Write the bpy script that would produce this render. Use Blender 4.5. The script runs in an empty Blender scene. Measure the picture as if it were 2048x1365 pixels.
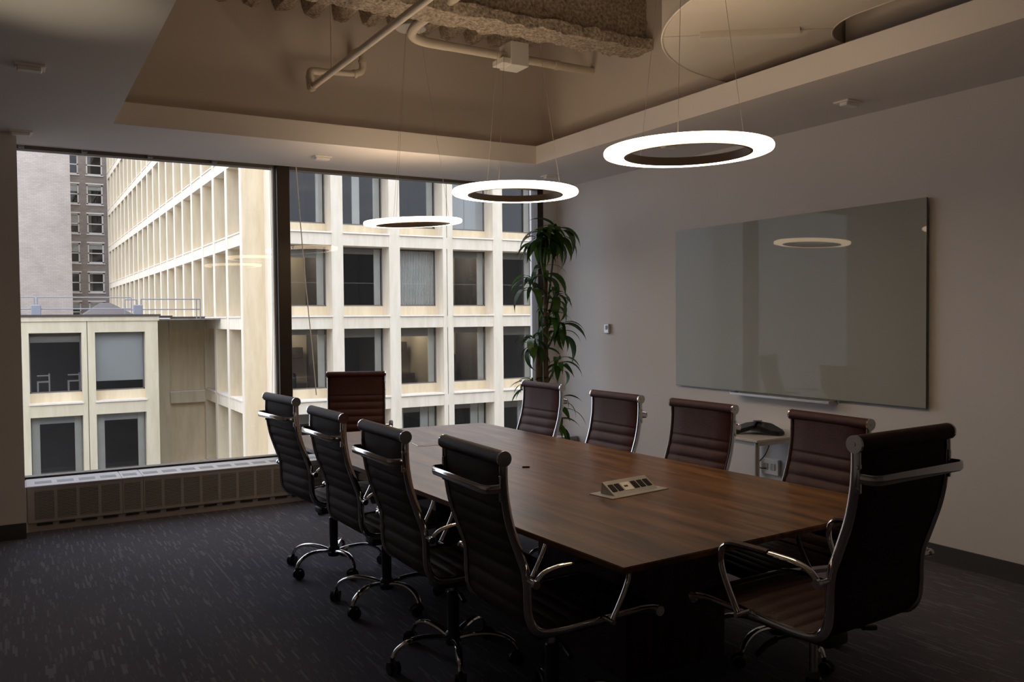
import bpy, bmesh, math, random
from mathutils import Vector, Matrix
random.seed(7)
PI = math.pi
scene = bpy.context.scene
col = scene.collection

# ------------------------------------------------------------------ camera
F_PX = 1719.5
CAM_H = 1.55
yaw, pitch, roll = [math.radians(v) for v in (30.166, 1.606, 0.508)]
cd = bpy.data.cameras.new('camera')
cd.sensor_fit = 'HORIZONTAL'; cd.sensor_width = 36.0
cd.lens = 36.0 * F_PX / 2048.0
cd.clip_start = 0.05; cd.clip_end = 500
cam = bpy.data.objects.new('camera', cd); col.objects.link(cam)
fw = Vector((math.sin(yaw)*math.cos(pitch), math.cos(yaw)*math.cos(pitch), -math.sin(pitch)))
rt = Vector((math.cos(yaw), -math.sin(yaw), 0))
dn = fw.cross(rt)
r2 = math.cos(roll)*rt + math.sin(roll)*dn
d2 = -math.sin(roll)*rt + math.cos(roll)*dn
mw = Matrix((r2, -d2, -fw)).transposed().to_4x4()
mw.translation = Vector((0, 0, CAM_H))
cam.matrix_world = mw
scene.camera = cam

# ------------------------------------------------------------------ world / exposure
w = bpy.data.worlds.new('overcast_sky'); scene.world = w; w.use_nodes = True
nt = w.node_tree; nt.nodes.clear()
tc = nt.nodes.new('ShaderNodeTexCoord'); sx = nt.nodes.new('ShaderNodeSeparateXYZ')
mr = nt.nodes.new('ShaderNodeMapRange'); mr.inputs['From Min'].default_value = 0.0; mr.inputs['From Max'].default_value = 1.0
mr.inputs['To Min'].default_value = 2.1; mr.inputs['To Max'].default_value = 4.3
bg = nt.nodes.new('ShaderNodeBackground'); bg.inputs['Color'].default_value = (0.80, 0.87, 1.0, 1)
wo = nt.nodes.new('ShaderNodeOutputWorld')
nt.links.new(tc.outputs['Generated'], sx.inputs[0]); nt.links.new(sx.outputs['Z'], mr.inputs['Value'])
nt.links.new(mr.outputs[0], bg.inputs['Strength']); nt.links.new(bg.outputs[0], wo.inputs[0])
scene.view_settings.view_transform = 'Standard'
scene.view_settings.look = 'None'
scene.view_settings.exposure = 0.0
scene.view_settings.gamma = 1.0
scene.view_settings.use_curve_mapping = False
RING_STRENGTH = 12.0
RING_COLOR = (1.0, 0.74, 0.48)
cy = scene.cycles
cy.max_bounces = 10; cy.diffuse_bounces = 6; cy.glossy_bounces = 4; cy.transparent_max_bounces = 16
cy.use_denoising = True
cy.sample_clamp_indirect = 6.0

# ------------------------------------------------------------------ materials
def newmat(name):
    m = bpy.data.materials.new(name); m.use_nodes = True
    b = m.node_tree.nodes['Principled BSDF']
    return m, m.node_tree, b
def pbr(name, c, rough=0.6, metal=0.0, spec=0.5, var=0.0, vscale=8.0, bump=0.0, bscale=60.0, vstretch=(1, 1, 1), emit=None, coat=0.0):
    m, t, b = newmat(name)
    b.inputs['Base Color'].default_value = (*c, 1); b.inputs['Roughness'].default_value = rough
    b.inputs['Metallic'].default_value = metal; b.inputs['Specular IOR Level'].default_value = spec
    b.inputs['Coat Weight'].default_value = coat
    co = t.nodes.new('ShaderNodeTexCoord')
    mp = t.nodes.new('ShaderNodeMapping'); mp.inputs['Scale'].default_value = vstretch
    t.links.new(co.outputs['Object'], mp.inputs[0])
    n = t.nodes.new('ShaderNodeTexNoise'); n.inputs['Scale'].default_value = vscale; n.inputs['Detail'].default_value = 5
    t.links.new(mp.outputs[0], n.inputs['Vector'])
    r = t.nodes.new('ShaderNodeValToRGB')
    r.color_ramp.elements[0].position = 0.3; r.color_ramp.elements[1].position = 0.7
    r.color_ramp.elements[0].color = (*[max(0, v*(1-var)) for v in c], 1)
    r.color_ramp.elements[1].color = (*[min(1, v*(1+var)) for v in c], 1)
    t.links.new(n.outputs['Fac'], r.inputs[0]); t.links.new(r.outputs[0], b.inputs['Base Color'])
    if bump:
        n2 = t.nodes.new('ShaderNodeTexNoise'); n2.inputs['Scale'].default_value = bscale; n2.inputs['Detail'].default_value = 3
        t.links.new(mp.outputs[0], n2.inputs['Vector'])
        bm = t.nodes.new('ShaderNodeBump'); bm.inputs['Strength'].default_value = bump; bm.inputs['Distance'].default_value = 0.01
        t.links.new(n2.outputs['Fac'], bm.inputs['Height']); t.links.new(bm.outputs[0], b.inputs['Normal'])
    if emit:
        b.inputs['Emission Color'].default_value = (*emit[0], 1); b.inputs['Emission Strength'].default_value = emit[1]
    return m

def carpet_mat():
    m, t, b = newmat('carpet')
    b.inputs['Roughness'].default_value = 0.95; b.inputs['Specular IOR Level'].default_value = 0.15
    co = t.nodes.new('ShaderNodeTexCoord')
    def dash(bw, rh, bias, off):
        mp = t.nodes.new('ShaderNodeMapping'); mp.inputs['Rotation'].default_value = (0, 0, PI/2); mp.inputs['Location'].default_value = (off, off*.37, 0)
        t.links.new(co.outputs['Object'], mp.inputs[0])
        v = t.nodes.new('ShaderNodeTexBrick'); v.inputs['Scale'].default_value = 1.0; v.inputs['Brick Width'].default_value = bw; v.inputs['Row Height'].default_value = rh
        v.inputs['Mortar Size'].default_value = 0.0; v.inputs['Bias'].default_value = bias; v.offset = .37; v.offset_frequency = 3
        v.inputs['Color1'].default_value = (0, 0, 0, 1); v.inputs['Color2'].default_value = (1, 1, 1, 1)
        t.links.new(mp.outputs[0], v.inputs['Vector'])
        s = t.nodes.new('ShaderNodeSeparateColor'); t.links.new(v.outputs['Color'], s.inputs[0])
        r = t.nodes.new('ShaderNodeMapRange'); r.inputs['From Min'].default_value = .86; r.inputs['From Max'].default_value = 1.0
        t.links.new(s.outputs[0], r.inputs['Value']); return r.outputs[0]
    a = dash(.12, .0105, 0.0, 0.0); c = dash(.05, .007, 0.0, 3.3)
    ad = t.nodes.new('ShaderNodeMath'); ad.operation = 'MULTIPLY_ADD'; ad.inputs[1].default_value = 0.35
    t.links.new(c, ad.inputs[0]); t.links.new(a, ad.inputs[2])
    # broad tone change between carpet tiles
    ch = t.nodes.new('ShaderNodeTexNoise'); ch.inputs['Scale'].default_value = 330; ch.inputs['Detail'].default_value = 2
    t.links.new(co.outputs['Object'], ch.inputs['Vector'])
    a2 = t.nodes.new('ShaderNodeMath'); a2.operation = 'MULTIPLY_ADD'; a2.inputs[1].default_value = 0.75
    t.links.new(ch.outputs['Fac'], a2.inputs[0]); t.links.new(ad.outputs[0], a2.inputs[2])
    r = t.nodes.new('ShaderNodeValToRGB'); r.color_ramp.elements[0].position = 0.1; r.color_ramp.elements[1].position = 1.0
    r.color_ramp.elements[0].color = (0.070, 0.066, 0.081, 1); r.color_ramp.elements[1].color = (0.165, 0.156, 0.180, 1)
    t.links.new(a2.outputs[0], r.inputs[0]); t.links.new(r.outputs[0], b.inputs['Base Color'])
    bm = t.nodes.new('ShaderNodeBump'); bm.inputs['Strength'].default_value = 0.5; bm.inputs['Distance'].default_value = 0.004
    t.links.new(a2.outputs[0], bm.inputs['Height']); t.links.new(bm.outputs[0], b.inputs['Normal'])
    return m

def wood_mat():
    m, t, b = newmat('walnut_laminate')
    b.inputs['Roughness'].default_value = 0.34; b.inputs['Specular IOR Level'].default_value = 0.6
    co = t.nodes.new('ShaderNodeTexCoord'); mp = t.nodes.new('ShaderNodeMapping'); mp.inputs['Scale'].default_value = (9, 0.9, 9)
    t.links.new(co.outputs['Object'], mp.inputs[0])
    n = t.nodes.new('ShaderNodeTexNoise'); n.inputs['Scale'].default_value = 1.6; n.inputs['Detail'].default_value = 8; n.inputs['Roughness'].default_value = 0.6
    n.inputs['Distortion'].default_value = 0.6
    t.links.new(mp.outputs[0], n.inputs['Vector'])
    r = t.nodes.new('ShaderNodeValToRGB')
    e = r.color_ramp.elements; e[0].position = 0.36; e[0].color = (0.070, 0.036, 0.013, 1); e[1].position = 0.66; e[1].color = (0.235, 0.120, 0.050, 1)
    k = e.new(0.5); k.color = (0.150, 0.070, 0.027, 1)
    t.links.new(n.outputs['Fac'], r.inputs[0]); t.links.new(r.outputs[0], b.inputs['Base Color'])
    mp2 = t.nodes.new('ShaderNodeMapping'); mp2.inputs['Scale'].default_value = (160, 6, 160); t.links.new(co.outputs['Object'], mp2.inputs[0])
    n2 = t.nodes.new('ShaderNodeTexNoise'); n2.inputs['Scale'].default_value = 1; t.links.new(mp2.outputs[0], n2.inputs['Vector'])
    bm = t.nodes.new('ShaderNodeBump'); bm.inputs['Strength'].default_value = 0.12; bm.inputs['Distance'].default_value = 0.002
    t.links.new(n2.outputs['Fac'], bm.inputs['Height']); t.links.new(bm.outputs[0], b.inputs['Normal'])
    return m

def glass_mat(name, tint=(0.95, 0.98, 0.97), refl=0.06, fres=True):
    m = bpy.data.materials.new(name); m.use_nodes = True; t = m.node_tree; t.nodes.clear()
    o = t.nodes.new('ShaderNodeOutputMaterial'); mx = t.nodes.new('ShaderNodeMixShader')
    tr = t.nodes.new('ShaderNodeBsdfTransparent'); tr.inputs[0].default_value = (*tint, 1)
    gl = t.nodes.new('ShaderNodeBsdfGlossy'); gl.inputs['Roughness'].default_value = 0.0
    if fres:
        f = t.nodes.new('ShaderNodeFresnel'); f.inputs[0].default_value = 1.45
        mu = t.nodes.new('ShaderNodeMath'); mu.operation = 'MULTIPLY'; mu.inputs[1].default_value = refl/0.034
        mu.use_clamp = True
        t.links.new(f.outputs[0], mu.inputs[0]); t.links.new(mu.outputs[0], mx.inputs[0])
    else: mx.inputs[0].default_value = refl
    t.links.new(tr.outputs[0], mx.inputs[1]); t.links.new(gl.outputs[0], mx.inputs[2]); t.links.new(mx.outputs[0], o.inputs[0])
    return m

def brick_mat(name, c1, c2, mortar):
    m, t, b = newmat(name)
    b.inputs['Roughness'].default_value = 0.9
    co = t.nodes.new('ShaderNodeTexCoord'); mp = t.nodes.new('ShaderNodeMapping'); mp.inputs['Rotation'].default_value = (PI/2, 0, 0)
    t.links.new(co.outputs['Object'], mp.inputs[0])
    br = t.nodes.new('ShaderNodeTexBrick'); br.inputs['Color1'].default_value = (*c1, 1); br.inputs['Color2'].default_value = (*c2, 1)
    br.inputs['Mortar'].default_value = (*mortar, 1); br.inputs['Scale'].default_value = 1.0
    br.inputs['Brick Width'].default_value = 0.42; br.inputs['Row Height'].default_value = 0.16; br.inputs['Mortar Size'].default_value = 0.014
    t.links.new(mp.outputs[0], br.inputs['Vector'])
    n = t.nodes.new('ShaderNodeTexNoise'); n.inputs['Scale'].default_value = 0.6; n.inputs['Detail'].default_value = 6
    t.links.new(co.outputs['Object'], n.inputs['Vector'])
    mx = t.nodes.new('ShaderNodeMix'); mx.data_type = 'RGBA'; mx.blend_type = 'MULTIPLY'; mx.inputs[0].default_value = 0.35
    t.links.new(br.outputs['Color'], mx.inputs[6]); t.links.new(n.outputs['Fac'], mx.inputs[7])
    mm = t.nodes.new('ShaderNodeMix'); mm.data_type = 'RGBA'; mm.inputs[0].default_value = 0.25
    t.links.new(mx.outputs[2], b.inputs['Base Color'])
    bm = t.nodes.new('ShaderNodeBump'); bm.inputs['Strength'].default_value = 0.3; bm.inputs['Distance'].default_value = 0.02; bm.invert = True
    t.links.new(br.outputs['Fac'], bm.inputs['Height']); t.links.new(bm.outputs[0], b.inputs['Normal'])
    return m

def concrete_mat(name, c):
    m, t, b = newmat(name); b.inputs['Roughness'].default_value = 0.85
    co = t.nodes.new('ShaderNodeTexCoord')
    mp = t.nodes.new('ShaderNodeMapping'); mp.inputs['Scale'].default_value = (2.2, 2.2, 0.35); t.links.new(co.outputs['Object'], mp.inputs[0])
    n = t.nodes.new('ShaderNodeTexNoise'); n.inputs['Scale'].default_value = 1.4; n.inputs['Detail'].default_value = 7; n.inputs['Roughness'].default_value = 0.65
    t.links.new(mp.outputs[0], n.inputs['Vector'])
    r = t.nodes.new('ShaderNodeValToRGB'); e = r.color_ramp.elements
    e[0].position = 0.28; e[0].color = (c[0]*.84, c[1]*.82, c[2]*.76, 1); e[1].position = 0.6; e[1].color = (*c, 1)
    t.links.new(n.outputs['Fac'], r.inputs[0]); t.links.new(r.outputs[0], b.inputs['Base Color'])
    n2 = t.nodes.new('ShaderNodeTexNoise'); n2.inputs['Scale'].default_value = 40; t.links.new(co.outputs['Object'], n2.inputs['Vector'])
    bm = t.nodes.new('ShaderNodeBump'); bm.inputs['Strength'].default_value = 0.15; bm.inputs['Distance'].default_value = 0.01
    t.links.new(n2.outputs['Fac'], bm.inputs['Height']); t.links.new(bm.outputs[0], b.inputs['Normal'])
    return m

def leaf_mat():
    m, t, b = newmat('leaf'); b.inputs['Roughness'].default_value = 0.38; b.inputs['Specular IOR Level'].default_value = 0.5
    oi = t.nodes.new('ShaderNodeObjectInfo')
    r = t.nodes.new('ShaderNodeValToRGB'); e = r.color_ramp.elements
    e[0].color = (0.030, 0.085, 0.018, 1); e[1].color = (0.110, 0.220, 0.035, 1)
    co = t.nodes.new('ShaderNodeTexCoord'); sp = t.nodes.new('ShaderNodeSeparateXYZ'); t.links.new(co.outputs['Object'], sp.inputs[0])
    ab = t.nodes.new('ShaderNodeMath'); ab.operation = 'ABSOLUTE'; t.links.new(sp.outputs['Y'], ab.inputs[0])
    mrr = t.nodes.new('ShaderNodeMapRange'); mrr.inputs['From Min'].default_value = 0.0; mrr.inputs['From Max'].default_value = 0.012
    mrr.inputs['To Min'].default_value = 0.35; mrr.inputs['To Max'].default_value = 0.0; t.links.new(ab.outputs[0], mrr.inputs['Value'])
    ad = t.nodes.new('ShaderNodeMath'); ad.operation = 'ADD'; t.links.new(oi.outputs['Random'], ad.inputs[0]); t.links.new(mrr.outputs[0], ad.inputs[1]); ad.use_clamp = True
    t.links.new(ad.outputs[0], r.inputs[0]); t.links.new(r.outputs[0], b.inputs['Base Color'])
    tl = t.nodes.new('ShaderNodeBsdfTranslucent'); mx = t.nodes.new('ShaderNodeMixShader'); mx.inputs[0].default_value = 0.3
    t.links.new(r.outputs[0], tl.inputs[0]); o = t.nodes['Material Output']
    t.links.new(b.outputs[0], mx.inputs[1]); t.links.new(tl.outputs[0], mx.inputs[2]); t.links.new(mx.outputs[0], o.inputs[0])
    return m

def emis(name, c, s):
    m = bpy.data.materials.new(name); m.use_nodes = True; t = m.node_tree; t.nodes.clear()
    o = t.nodes.new('ShaderNodeOutputMaterial'); e = t.nodes.new('ShaderNodeEmission')
    e.inputs[0].default_value = (*c, 1); e.inputs[1].default_value = s; t.links.new(e.outputs[0], o.inputs[0]); return m

M = dict(
    wall=pbr('wall_paint', (0.72, 0.68, 0.65), 0.75, spec=0.25, var=0.015, vscale=2, bump=0.12, bscale=220),
    ceil=pbr('ceiling_paint', (0.78, 0.74, 0.72), 0.8, spec=0.2, var=0.015, vscale=2, bump=0.1, bscale=200),
    coffer=pbr('coffer_paint', (0.70, 0.64, 0.60), 0.8, spec=0.2, var=0.02, vscale=2, bump=0.1, bscale=200),
    wallback=pbr('dark_wall_paint', (0.30, 0.27, 0.24), 0.8, spec=0.2, var=0.03, vscale=2),
    carpet=carpet_mat(), wood=wood_mat(),
    base=pbr('rubber_base', (0.055, 0.052, 0.052), 0.6, var=0.05),
    dkwood=pbr('dark_walnut', (0.055, 0.022, 0.015), 0.45, var=0.3, vscale=3, vstretch=(6, 6, .6)),
    bronze=pbr('bronze_frame', (0.035, 0.022, 0.014), 0.4, metal=0.3, var=0.1),
    leather=pbr('brown_leather', (0.050, 0.018, 0.015), 0.5, spec=0.2, var=0.12, vscale=20, bump=0.25, bscale=260),
    backcloth=pbr('brown_leather_back', (0.052, 0.027, 0.022), 0.65, spec=0.15, var=0.12, vscale=20, bump=0.3, bscale=300),
    chrome=pbr('chrome', (0.72, 0.72, 0.72), 0.09, metal=1.0, var=0.02, vscale=30),
    black=pbr('black_plastic', (0.012, 0.012, 0.013), 0.4, var=0.1),
    darkmetal=pbr('dark_metal', (0.05, 0.05, 0.052), 0.35, metal=0.6, var=0.1),
    convector=pbr('convector_enamel', (0.38, 0.35, 0.33), 0.45, var=0.03, vscale=3),
    convtop=pbr('convector_top', (0.55, 0.53, 0.56), 0.35, var=0.03, vscale=3),
    slot=pbr('slot_dark', (0.02, 0.02, 0.02), 0.8, var=0.1),
    grille=pbr('grille_grey', (0.22, 0.21, 0.22), 0.5, var=0.05),
    whitepipe=pbr('painted_pipe', (0.62, 0.56, 0.47), 0.55, var=0.05, vscale=12, bump=0.2, bscale=80),
    duct=pbr('painted_duct', (0.62, 0.57, 0.51), 0.5, var=0.03, vscale=4, bump=0.1, bscale=30),
    fireproof=pbr('sprayed_fireproofing', (0.40, 0.34, 0.28), 0.95, spec=0.1, var=0.5, vscale=45, bump=1.0, bscale=55),
    ringband=pbr('ring_band', (0.42, 0.35, 0.28), 0.5, metal=0.0, var=0.05),
    ringlight=emis('ring_diffuser', RING_COLOR, RING_STRENGTH),
    wire=pbr('steel_wire', (0.45, 0.40, 0.34), 0.4, metal=0.7, var=0.05),
    canopy=pbr('canopy_white', (0.5, 0.5, 0.52), 0.4, var=0.03),
    sensor=pbr('sensor_white', (0.85, 0.83, 0.80), 0.5, var=0.02),
    board=pbr('back_painted_glass', (0.36, 0.37, 0.33), 0.02, spec=0.2, var=0.01),
    boardedge=pbr('glass_edge', (0.08, 0.13, 0.11), 0.2, var=0.05),
    alu=pbr('aluminium', (0.50, 0.49, 0.47), 0.38, metal=0.6, var=0.04),
    laminate=pbr('white_laminate', (0.60, 0.56, 0.52), 0.4, var=0.02),
    glass=glass_mat('window_glass', (0.97, 0.97, 0.97), 0.02),
    glassfar=glass_mat('facade_glass', (0.90, 0.90, 0.90), 0.03),
    cream=concrete_mat('cream_precast', (0.84, 0.70, 0.49)),  # darker beige of the wing's shaded reveals is put into this colour
    creamgrey=concrete_mat('cream_precast_front_lit', (0.79, 0.695, 0.56)), precastlit=concrete_mat('cream_precast_lit', (0.88, 0.77, 0.62)), darkclad=pbr('dark_cladding', (0.22, 0.2, 0.18), 0.8, var=.1),  # daylight put into colour: greyer front block, brighter outward faces of the wing
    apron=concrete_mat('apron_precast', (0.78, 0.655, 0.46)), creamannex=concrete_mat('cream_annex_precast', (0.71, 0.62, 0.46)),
    coping=pbr('brown_coping', (0.075, 0.055, 0.05), 0.5, var=0.1),
    ledge=pbr('pale_ledge', (0.84, 0.76, 0.66), 0.7, var=0.05),
    winframe=pbr('far_window_frame', (0.16, 0.15, 0.14), 0.5, var=0.1),
    curtain=pbr('curtain', (0.84, 0.84, 0.76), 0.8, var=0.06, vscale=2),
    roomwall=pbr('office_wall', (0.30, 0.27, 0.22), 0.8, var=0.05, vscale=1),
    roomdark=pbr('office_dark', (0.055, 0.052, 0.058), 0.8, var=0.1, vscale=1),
    roomceil=pbr('office_ceiling', (0.45, 0.42, 0.36), 0.8, var=0.05, vscale=1),
    shade=pbr('roller_shade', (0.72, 0.74, 0.72), 0.8, var=0.03, vscale=1),
    brickl=brick_mat('pale_brick', (0.58, 0.50, 0.44), (0.66, 0.57, 0.50), (0.50, 0.43, 0.38)),
    brickd=brick_mat('grey_brick', (0.36, 0.295, 0.25), (0.44, 0.365, 0.31), (0.33, 0.28, 0.24)),
    whitewood=pbr('white_sash', (0.80, 0.74, 0.68), 0.5, var=0.03),
    railblue=pbr('galvanised_rail', (0.27, 0.275, 0.315), 0.45, var=0.05),
    roofg=pbr('roof_gravel', (0.22, 0.21, 0.2), 0.9, var=0.2, vscale=3),
    asphalt=pbr('asphalt', (0.07, 0.07, 0.07), 0.9, var=0.2, vscale=2),
    leaf=leaf_mat(),
    stem=pbr('cane_bark', (0.10, 0.065, 0.035), 0.8, var=0.3, vscale=10, bump=0.6, bscale=30),
    greenstem=pbr('young_cane', (0.07, 0.10, 0.03), 0.6, var=0.2, vscale=10),
    soil=pbr('soil', (0.03, 0.02, 0.015), 0.95, var=0.3, vscale=40, bump=0.8),
    pot=pbr('grey_planter', (0.12, 0.115, 0.11), 0.5, var=0.05),
    headrail=pbr('brown_head_rail', (0.16, 0.135, 0.11), 0.5, var=.05),
    screen=emis('monitor_glow', (0.25, 0.45, 0.75), 0.55),
    cabinet=pbr('dark_cabinet', (0.04, 0.03, 0.028), 0.5, var=0.1),
    chip=pbr('socket_black', (0.01, 0.01, 0.012), 0.3, var=0.1),
    rod=pbr('pale_rod', (0.92, 0.88, 0.78), 0.4, var=0.02),
)

# ------------------------------------------------------------------ helpers
def mesh_from(bm, name, mat, smooth=False, bevel=None):
    me = bpy.data.meshes.new(name); 
    bmesh.ops.recalc_face_normals(bm, faces=bm.faces)
    if smooth:
        for f in bm.faces: f.smooth = True
    bm.to_mesh(me); bm.free()
    if smooth:
        try: me.set_sharp_from_angle(angle=math.radians(38))
        except Exception: pass
    mats = mat if isinstance(mat, (list, tuple)) else [mat]
    for k in mats: me.materials.append(k)
    return me
def obj(name, bm, mat, parent=None, smooth=False, loc=None, rot=None):
    me = bm if isinstance(bm, bpy.types.Mesh) else mesh_from(bm, name, mat, smooth)
    o = bpy.data.objects.new(name, me); col.objects.link(o)
    if parent is not None: o.parent = parent
    if loc is not None: o.location = loc
    if rot is not None: o.rotation_euler = rot
    return o
def tag(o, label=None, cat=None, group=None, kind=None):
    if label: o['label'] = label
    if cat: o['category'] = cat
    if group: o['group'] = group
    if kind: o['kind'] = kind
    return o
def empty(name, loc=(0, 0, 0), rz=0, label=None, cat=None, group=None, kind=None):
    o = bpy.data.objects.new(name, None); col.objects.link(o); o.empty_display_size = 0.1
    o.location = loc; o.rotation_euler = (0, 0, rz); return tag(o, label, cat, group, kind)
def struct(name, bm, mat, parent=None, smooth=False):
    o = obj(name, bm, mat, parent, smooth)
    if parent is None: o['kind'] = 'structure'
    return o
def copy_tree(o, parent=None):
    c = o.copy(); col.objects.link(c)
    if parent is not None: c.parent = parent
    for ch in o.children: copy_tree(ch, c)
    return c
def B(): return bmesh.new()
def box(bm, x0, x1, y0, y1, z0, z1, mat_i=0):
    v = [bm.verts.new((x, y, z)) for x in (x0, x1) for y in (y0, y1) for z in (z0, z1)]
    for f in ((0, 1, 3, 2), (4, 6, 7, 5), (0, 4, 5, 1), (2, 3, 7, 6), (0, 2, 6, 4), (1, 5, 7, 3)):
        bm.faces.new([v[i] for i in f]).material_index = mat_i
    return v
def bbox(x0, x1, y0, y1, z0, z1, bev=0.0, seg=1):
    bm = B(); box(bm, x0, x1, y0, y1, z0, z1)
    if bev: bmesh.ops.bevel(bm, geom=bm.edges[:], offset=bev, segments=seg, affect='EDGES', profile=0.5)
    return bm
def catmull(pts, n=6):
    P = [Vector(p) for p in pts]; out = []
    for i in range(len(P)-1):
        p0 = P[max(i-1, 0)]; p1 = P[i]; p2 = P[i+1]; p3 = P[min(i+2, len(P)-1)]
        for k in range(n):
            t = k/n
            out.append(0.5*((2*p1)+(-p0+p2)*t+(2*p0-5*p1+4*p2-p3)*t*t+(-p0+3*p1-3*p2+p3)*t**3))
    out.append(P[-1]); return out
def sweep(bm, pts, rad, nseg=8, ref=None, cap=True, rect=False):
    """rad: float | (ru,rv) | list of those; ref = fixed side vector for u"""
    n = len(pts); rings = []
    prev = None
    for i, p in enumerate(pts):
        p = Vector(p)
        t = (Vector(pts[min(i+1, n-1)]) - Vector(pts[max(i-1, 0)])).normalized()
        if ref is not None: u = Vector(ref); u = (u - t*u.dot(t)).normalized()
        elif prev is None:
            u = Vector((0, 0, 1)) if abs(t.z) < 0.9 else Vector((1, 0, 0)); u = (u - t*u.dot(t)).normalized()
        else: u = (prev - t*prev.dot(t)).normalized()
        prev = u; v = t.cross(u)
        r = rad[i] if isinstance(rad, list) else rad
        ru, rv = r if isinstance(r, tuple) else (r, r)
        if rect: offs = [(ru, rv), (-ru, rv), (-ru, -rv), (ru, -rv)]
        else: offs = [(ru*math.cos(2*PI*k/nseg), rv*math.sin(2*PI*k/nseg)) for k in range(nseg)]
        rings.append([bm.verts.new(p+u*a+v*b) for a, b in offs])
    m = len(rings[0])
    for i in range(n-1):
        for k in range(m):
            bm.faces.new((rings[i][k], rings[i][(k+1) % m], rings[i+1][(k+1) % m], rings[i+1][k]))
    if cap:
        bm.faces.new(rings[0][::-1]); bm.faces.new(rings[-1])
def cyl(bm, p0, p1, r, nseg=16, r1=None):
    sweep(bm, [p0, p1], [r, r if r1 is None else r1], nseg)
def lathe(bm, prof, nseg=24, c=(0, 0)):
    rings = [[bm.verts.new((c[0]+r*math.cos(2*PI*k/nseg), c[1]+r*math.sin(2*PI*k/nseg), z)) for k in range(nseg)] for r, z in prof]
    for i in range(len(prof)-1):
        for k in range(nseg):
            bm.faces.new((rings[i][k], rings[i][(k+1) % nseg], rings[i+1][(k+1) % nseg], rings[i+1][k]))
    return rings
def closed_lathe(bm, prof, nseg=24):
    rings = [[bm.verts.new((r*math.cos(2*PI*k/nseg), r*math.sin(2*PI*k/nseg), z)) for k in range(nseg)] for r, z in prof]
    m = len(prof)
    for i in range(m):
        for k in range(nseg):
            bm.faces.new((rings[i][k], rings[i][(k+1) % nseg], rings[(i+1) % m][(k+1) % nseg], rings[(i+1) % m][k]))
def prism(bm, poly, z0, z1):
    a = [bm.verts.new((x, y, z0)) for x, y in poly]; b = [bm.verts.new((x, y, z1)) for x, y in poly]
    bm.faces.new(a[::-1]); bm.faces.new(b)
    for i in range(len(poly)): bm.faces.new((a[i], a[(i+1) % len(a)], b[(i+1) % len(a)], b[i]))

# ================================================================== ROOM SHELL
XL, XR, YB, YG = -2.6, 4.95, -2.6, 7.60
SZ = 2.88
GT = 2.862       # top of the glass
SILL = 0.338
struct('floor', bbox(XL-.1, XR+.1, YB-.1, YG+.2, -0.12, 0), M['carpet'])
# soffit ceiling with the rectangular opening
OX0, OX1, OY0, OY1 = 0.62, 3.98, 0.9, 6.40
FT = 3.035
CXA, CXB, CYA, CYB, DK = 0.33, 4.25, 0.6, 6.72, 3.95
bm = B()
box(bm, XL-.1, OX0, YB-.1, 7.46, SZ, FT); box(bm, OX1, XR+.1, YB-.1, 7.46, SZ, FT)
box(bm, OX0, OX1, YB-.1, OY0, SZ, FT); box(bm, OX0, OX1, OY1, 7.46, SZ, FT)
ceiling = struct('ceiling', bm, M['ceil'])
# coffer (raised) walls above the soffit
struct('wall_coffer_left', bbox(CXA-.1, CXA, CYA-.1, CYB+.1, FT, DK+.3), M['coffer'])
struct('wall_coffer_right', bbox(CXB, CXB+.1, CYA-.1, 3.40, FT, DK+.3), M['coffer'])
bm = B(); box(bm, CXB, CXB+.1, 4.38, CYB+.1, FT, DK+.3); box(bm, CXB, CXB+.1, 3.40, 4.38, 3.66, DK+.3); box(bm, CXB, CXB+.1, 3.40, 4.38, FT, 3.12)
struct('wall_coffer_right_far', bm, M['coffer'])
struct('wall_coffer_back', bbox(CXA-.1, CXB+.1, CYB, CYB+.1, FT, DK+.3), M['coffer'])
struct('wall_coffer_front', bbox(CXA-.1, CXB+.1, CYA-.1, CYA, FT, DK+.3), M['coffer'])
# fluted metal deck, every flute its own part, sprayed with fireproofing
def lumpy(bm, amp, freq):
    from mathutils import noise
    for v in bm.verts:
        n = noise.noise_vector(v.co*freq)*amp + noise.noise_vector(v.co*freq*3.1)*amp*0.5
        v.co += n
struct('ceiling_deck', bbox(CXA-.1, CXB+.1, CYA-.1, CYB+.1, DK+.14, DK+.28), M['fireproof'])
deck = [o for o in col.objects if o.name == 'ceiling_deck'][0]
def flute_mesh(seed):
    bm = B(); ny = 60; xs = [-.095, -.078, -.05, 0, .05, .078, .095]; zs = [.15, .06, .0, -.012, .0, .06, .15]
    L = CYB-CYA; rows = []
    for j in range(ny+1):
        rows.append([bm.verts.new((x, j*L/ny, z)) for x, z in zip(xs, zs)])
    for j in range(ny):
        for i in range(len(xs)-1): bm.faces.new((rows[j][i], rows[j][i+1], rows[j+1][i+1], rows[j+1][i]))
    from mathutils import noise
    for v in bm.verts:
        v.co += noise.noise_vector(v.co*14 + Vector((seed, 0, 0)))*0.022 + noise.noise_vector(v.co*40 + Vector((seed, 0, 0)))*0.010
        v.co.y = min(max(v.co.y, 0.0), L)
    return mesh_from(bm, 'deck_flute', M['fireproof'], True)
fl = [flute_mesh(s*7.3) for s in range(4)]
nfl = int((CXB-CXA)/0.236)
for i in range(nfl):
    obj('deck_flute', fl[i % 4], None, deck, loc=(CXA+.12+i*0.236, CYA, DK-.005))
struct('ceiling_slab', bbox(XL-.1, XR+.1, YB-.1, YG+.2, 4.28, 4.40), M['ceil'])
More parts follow.
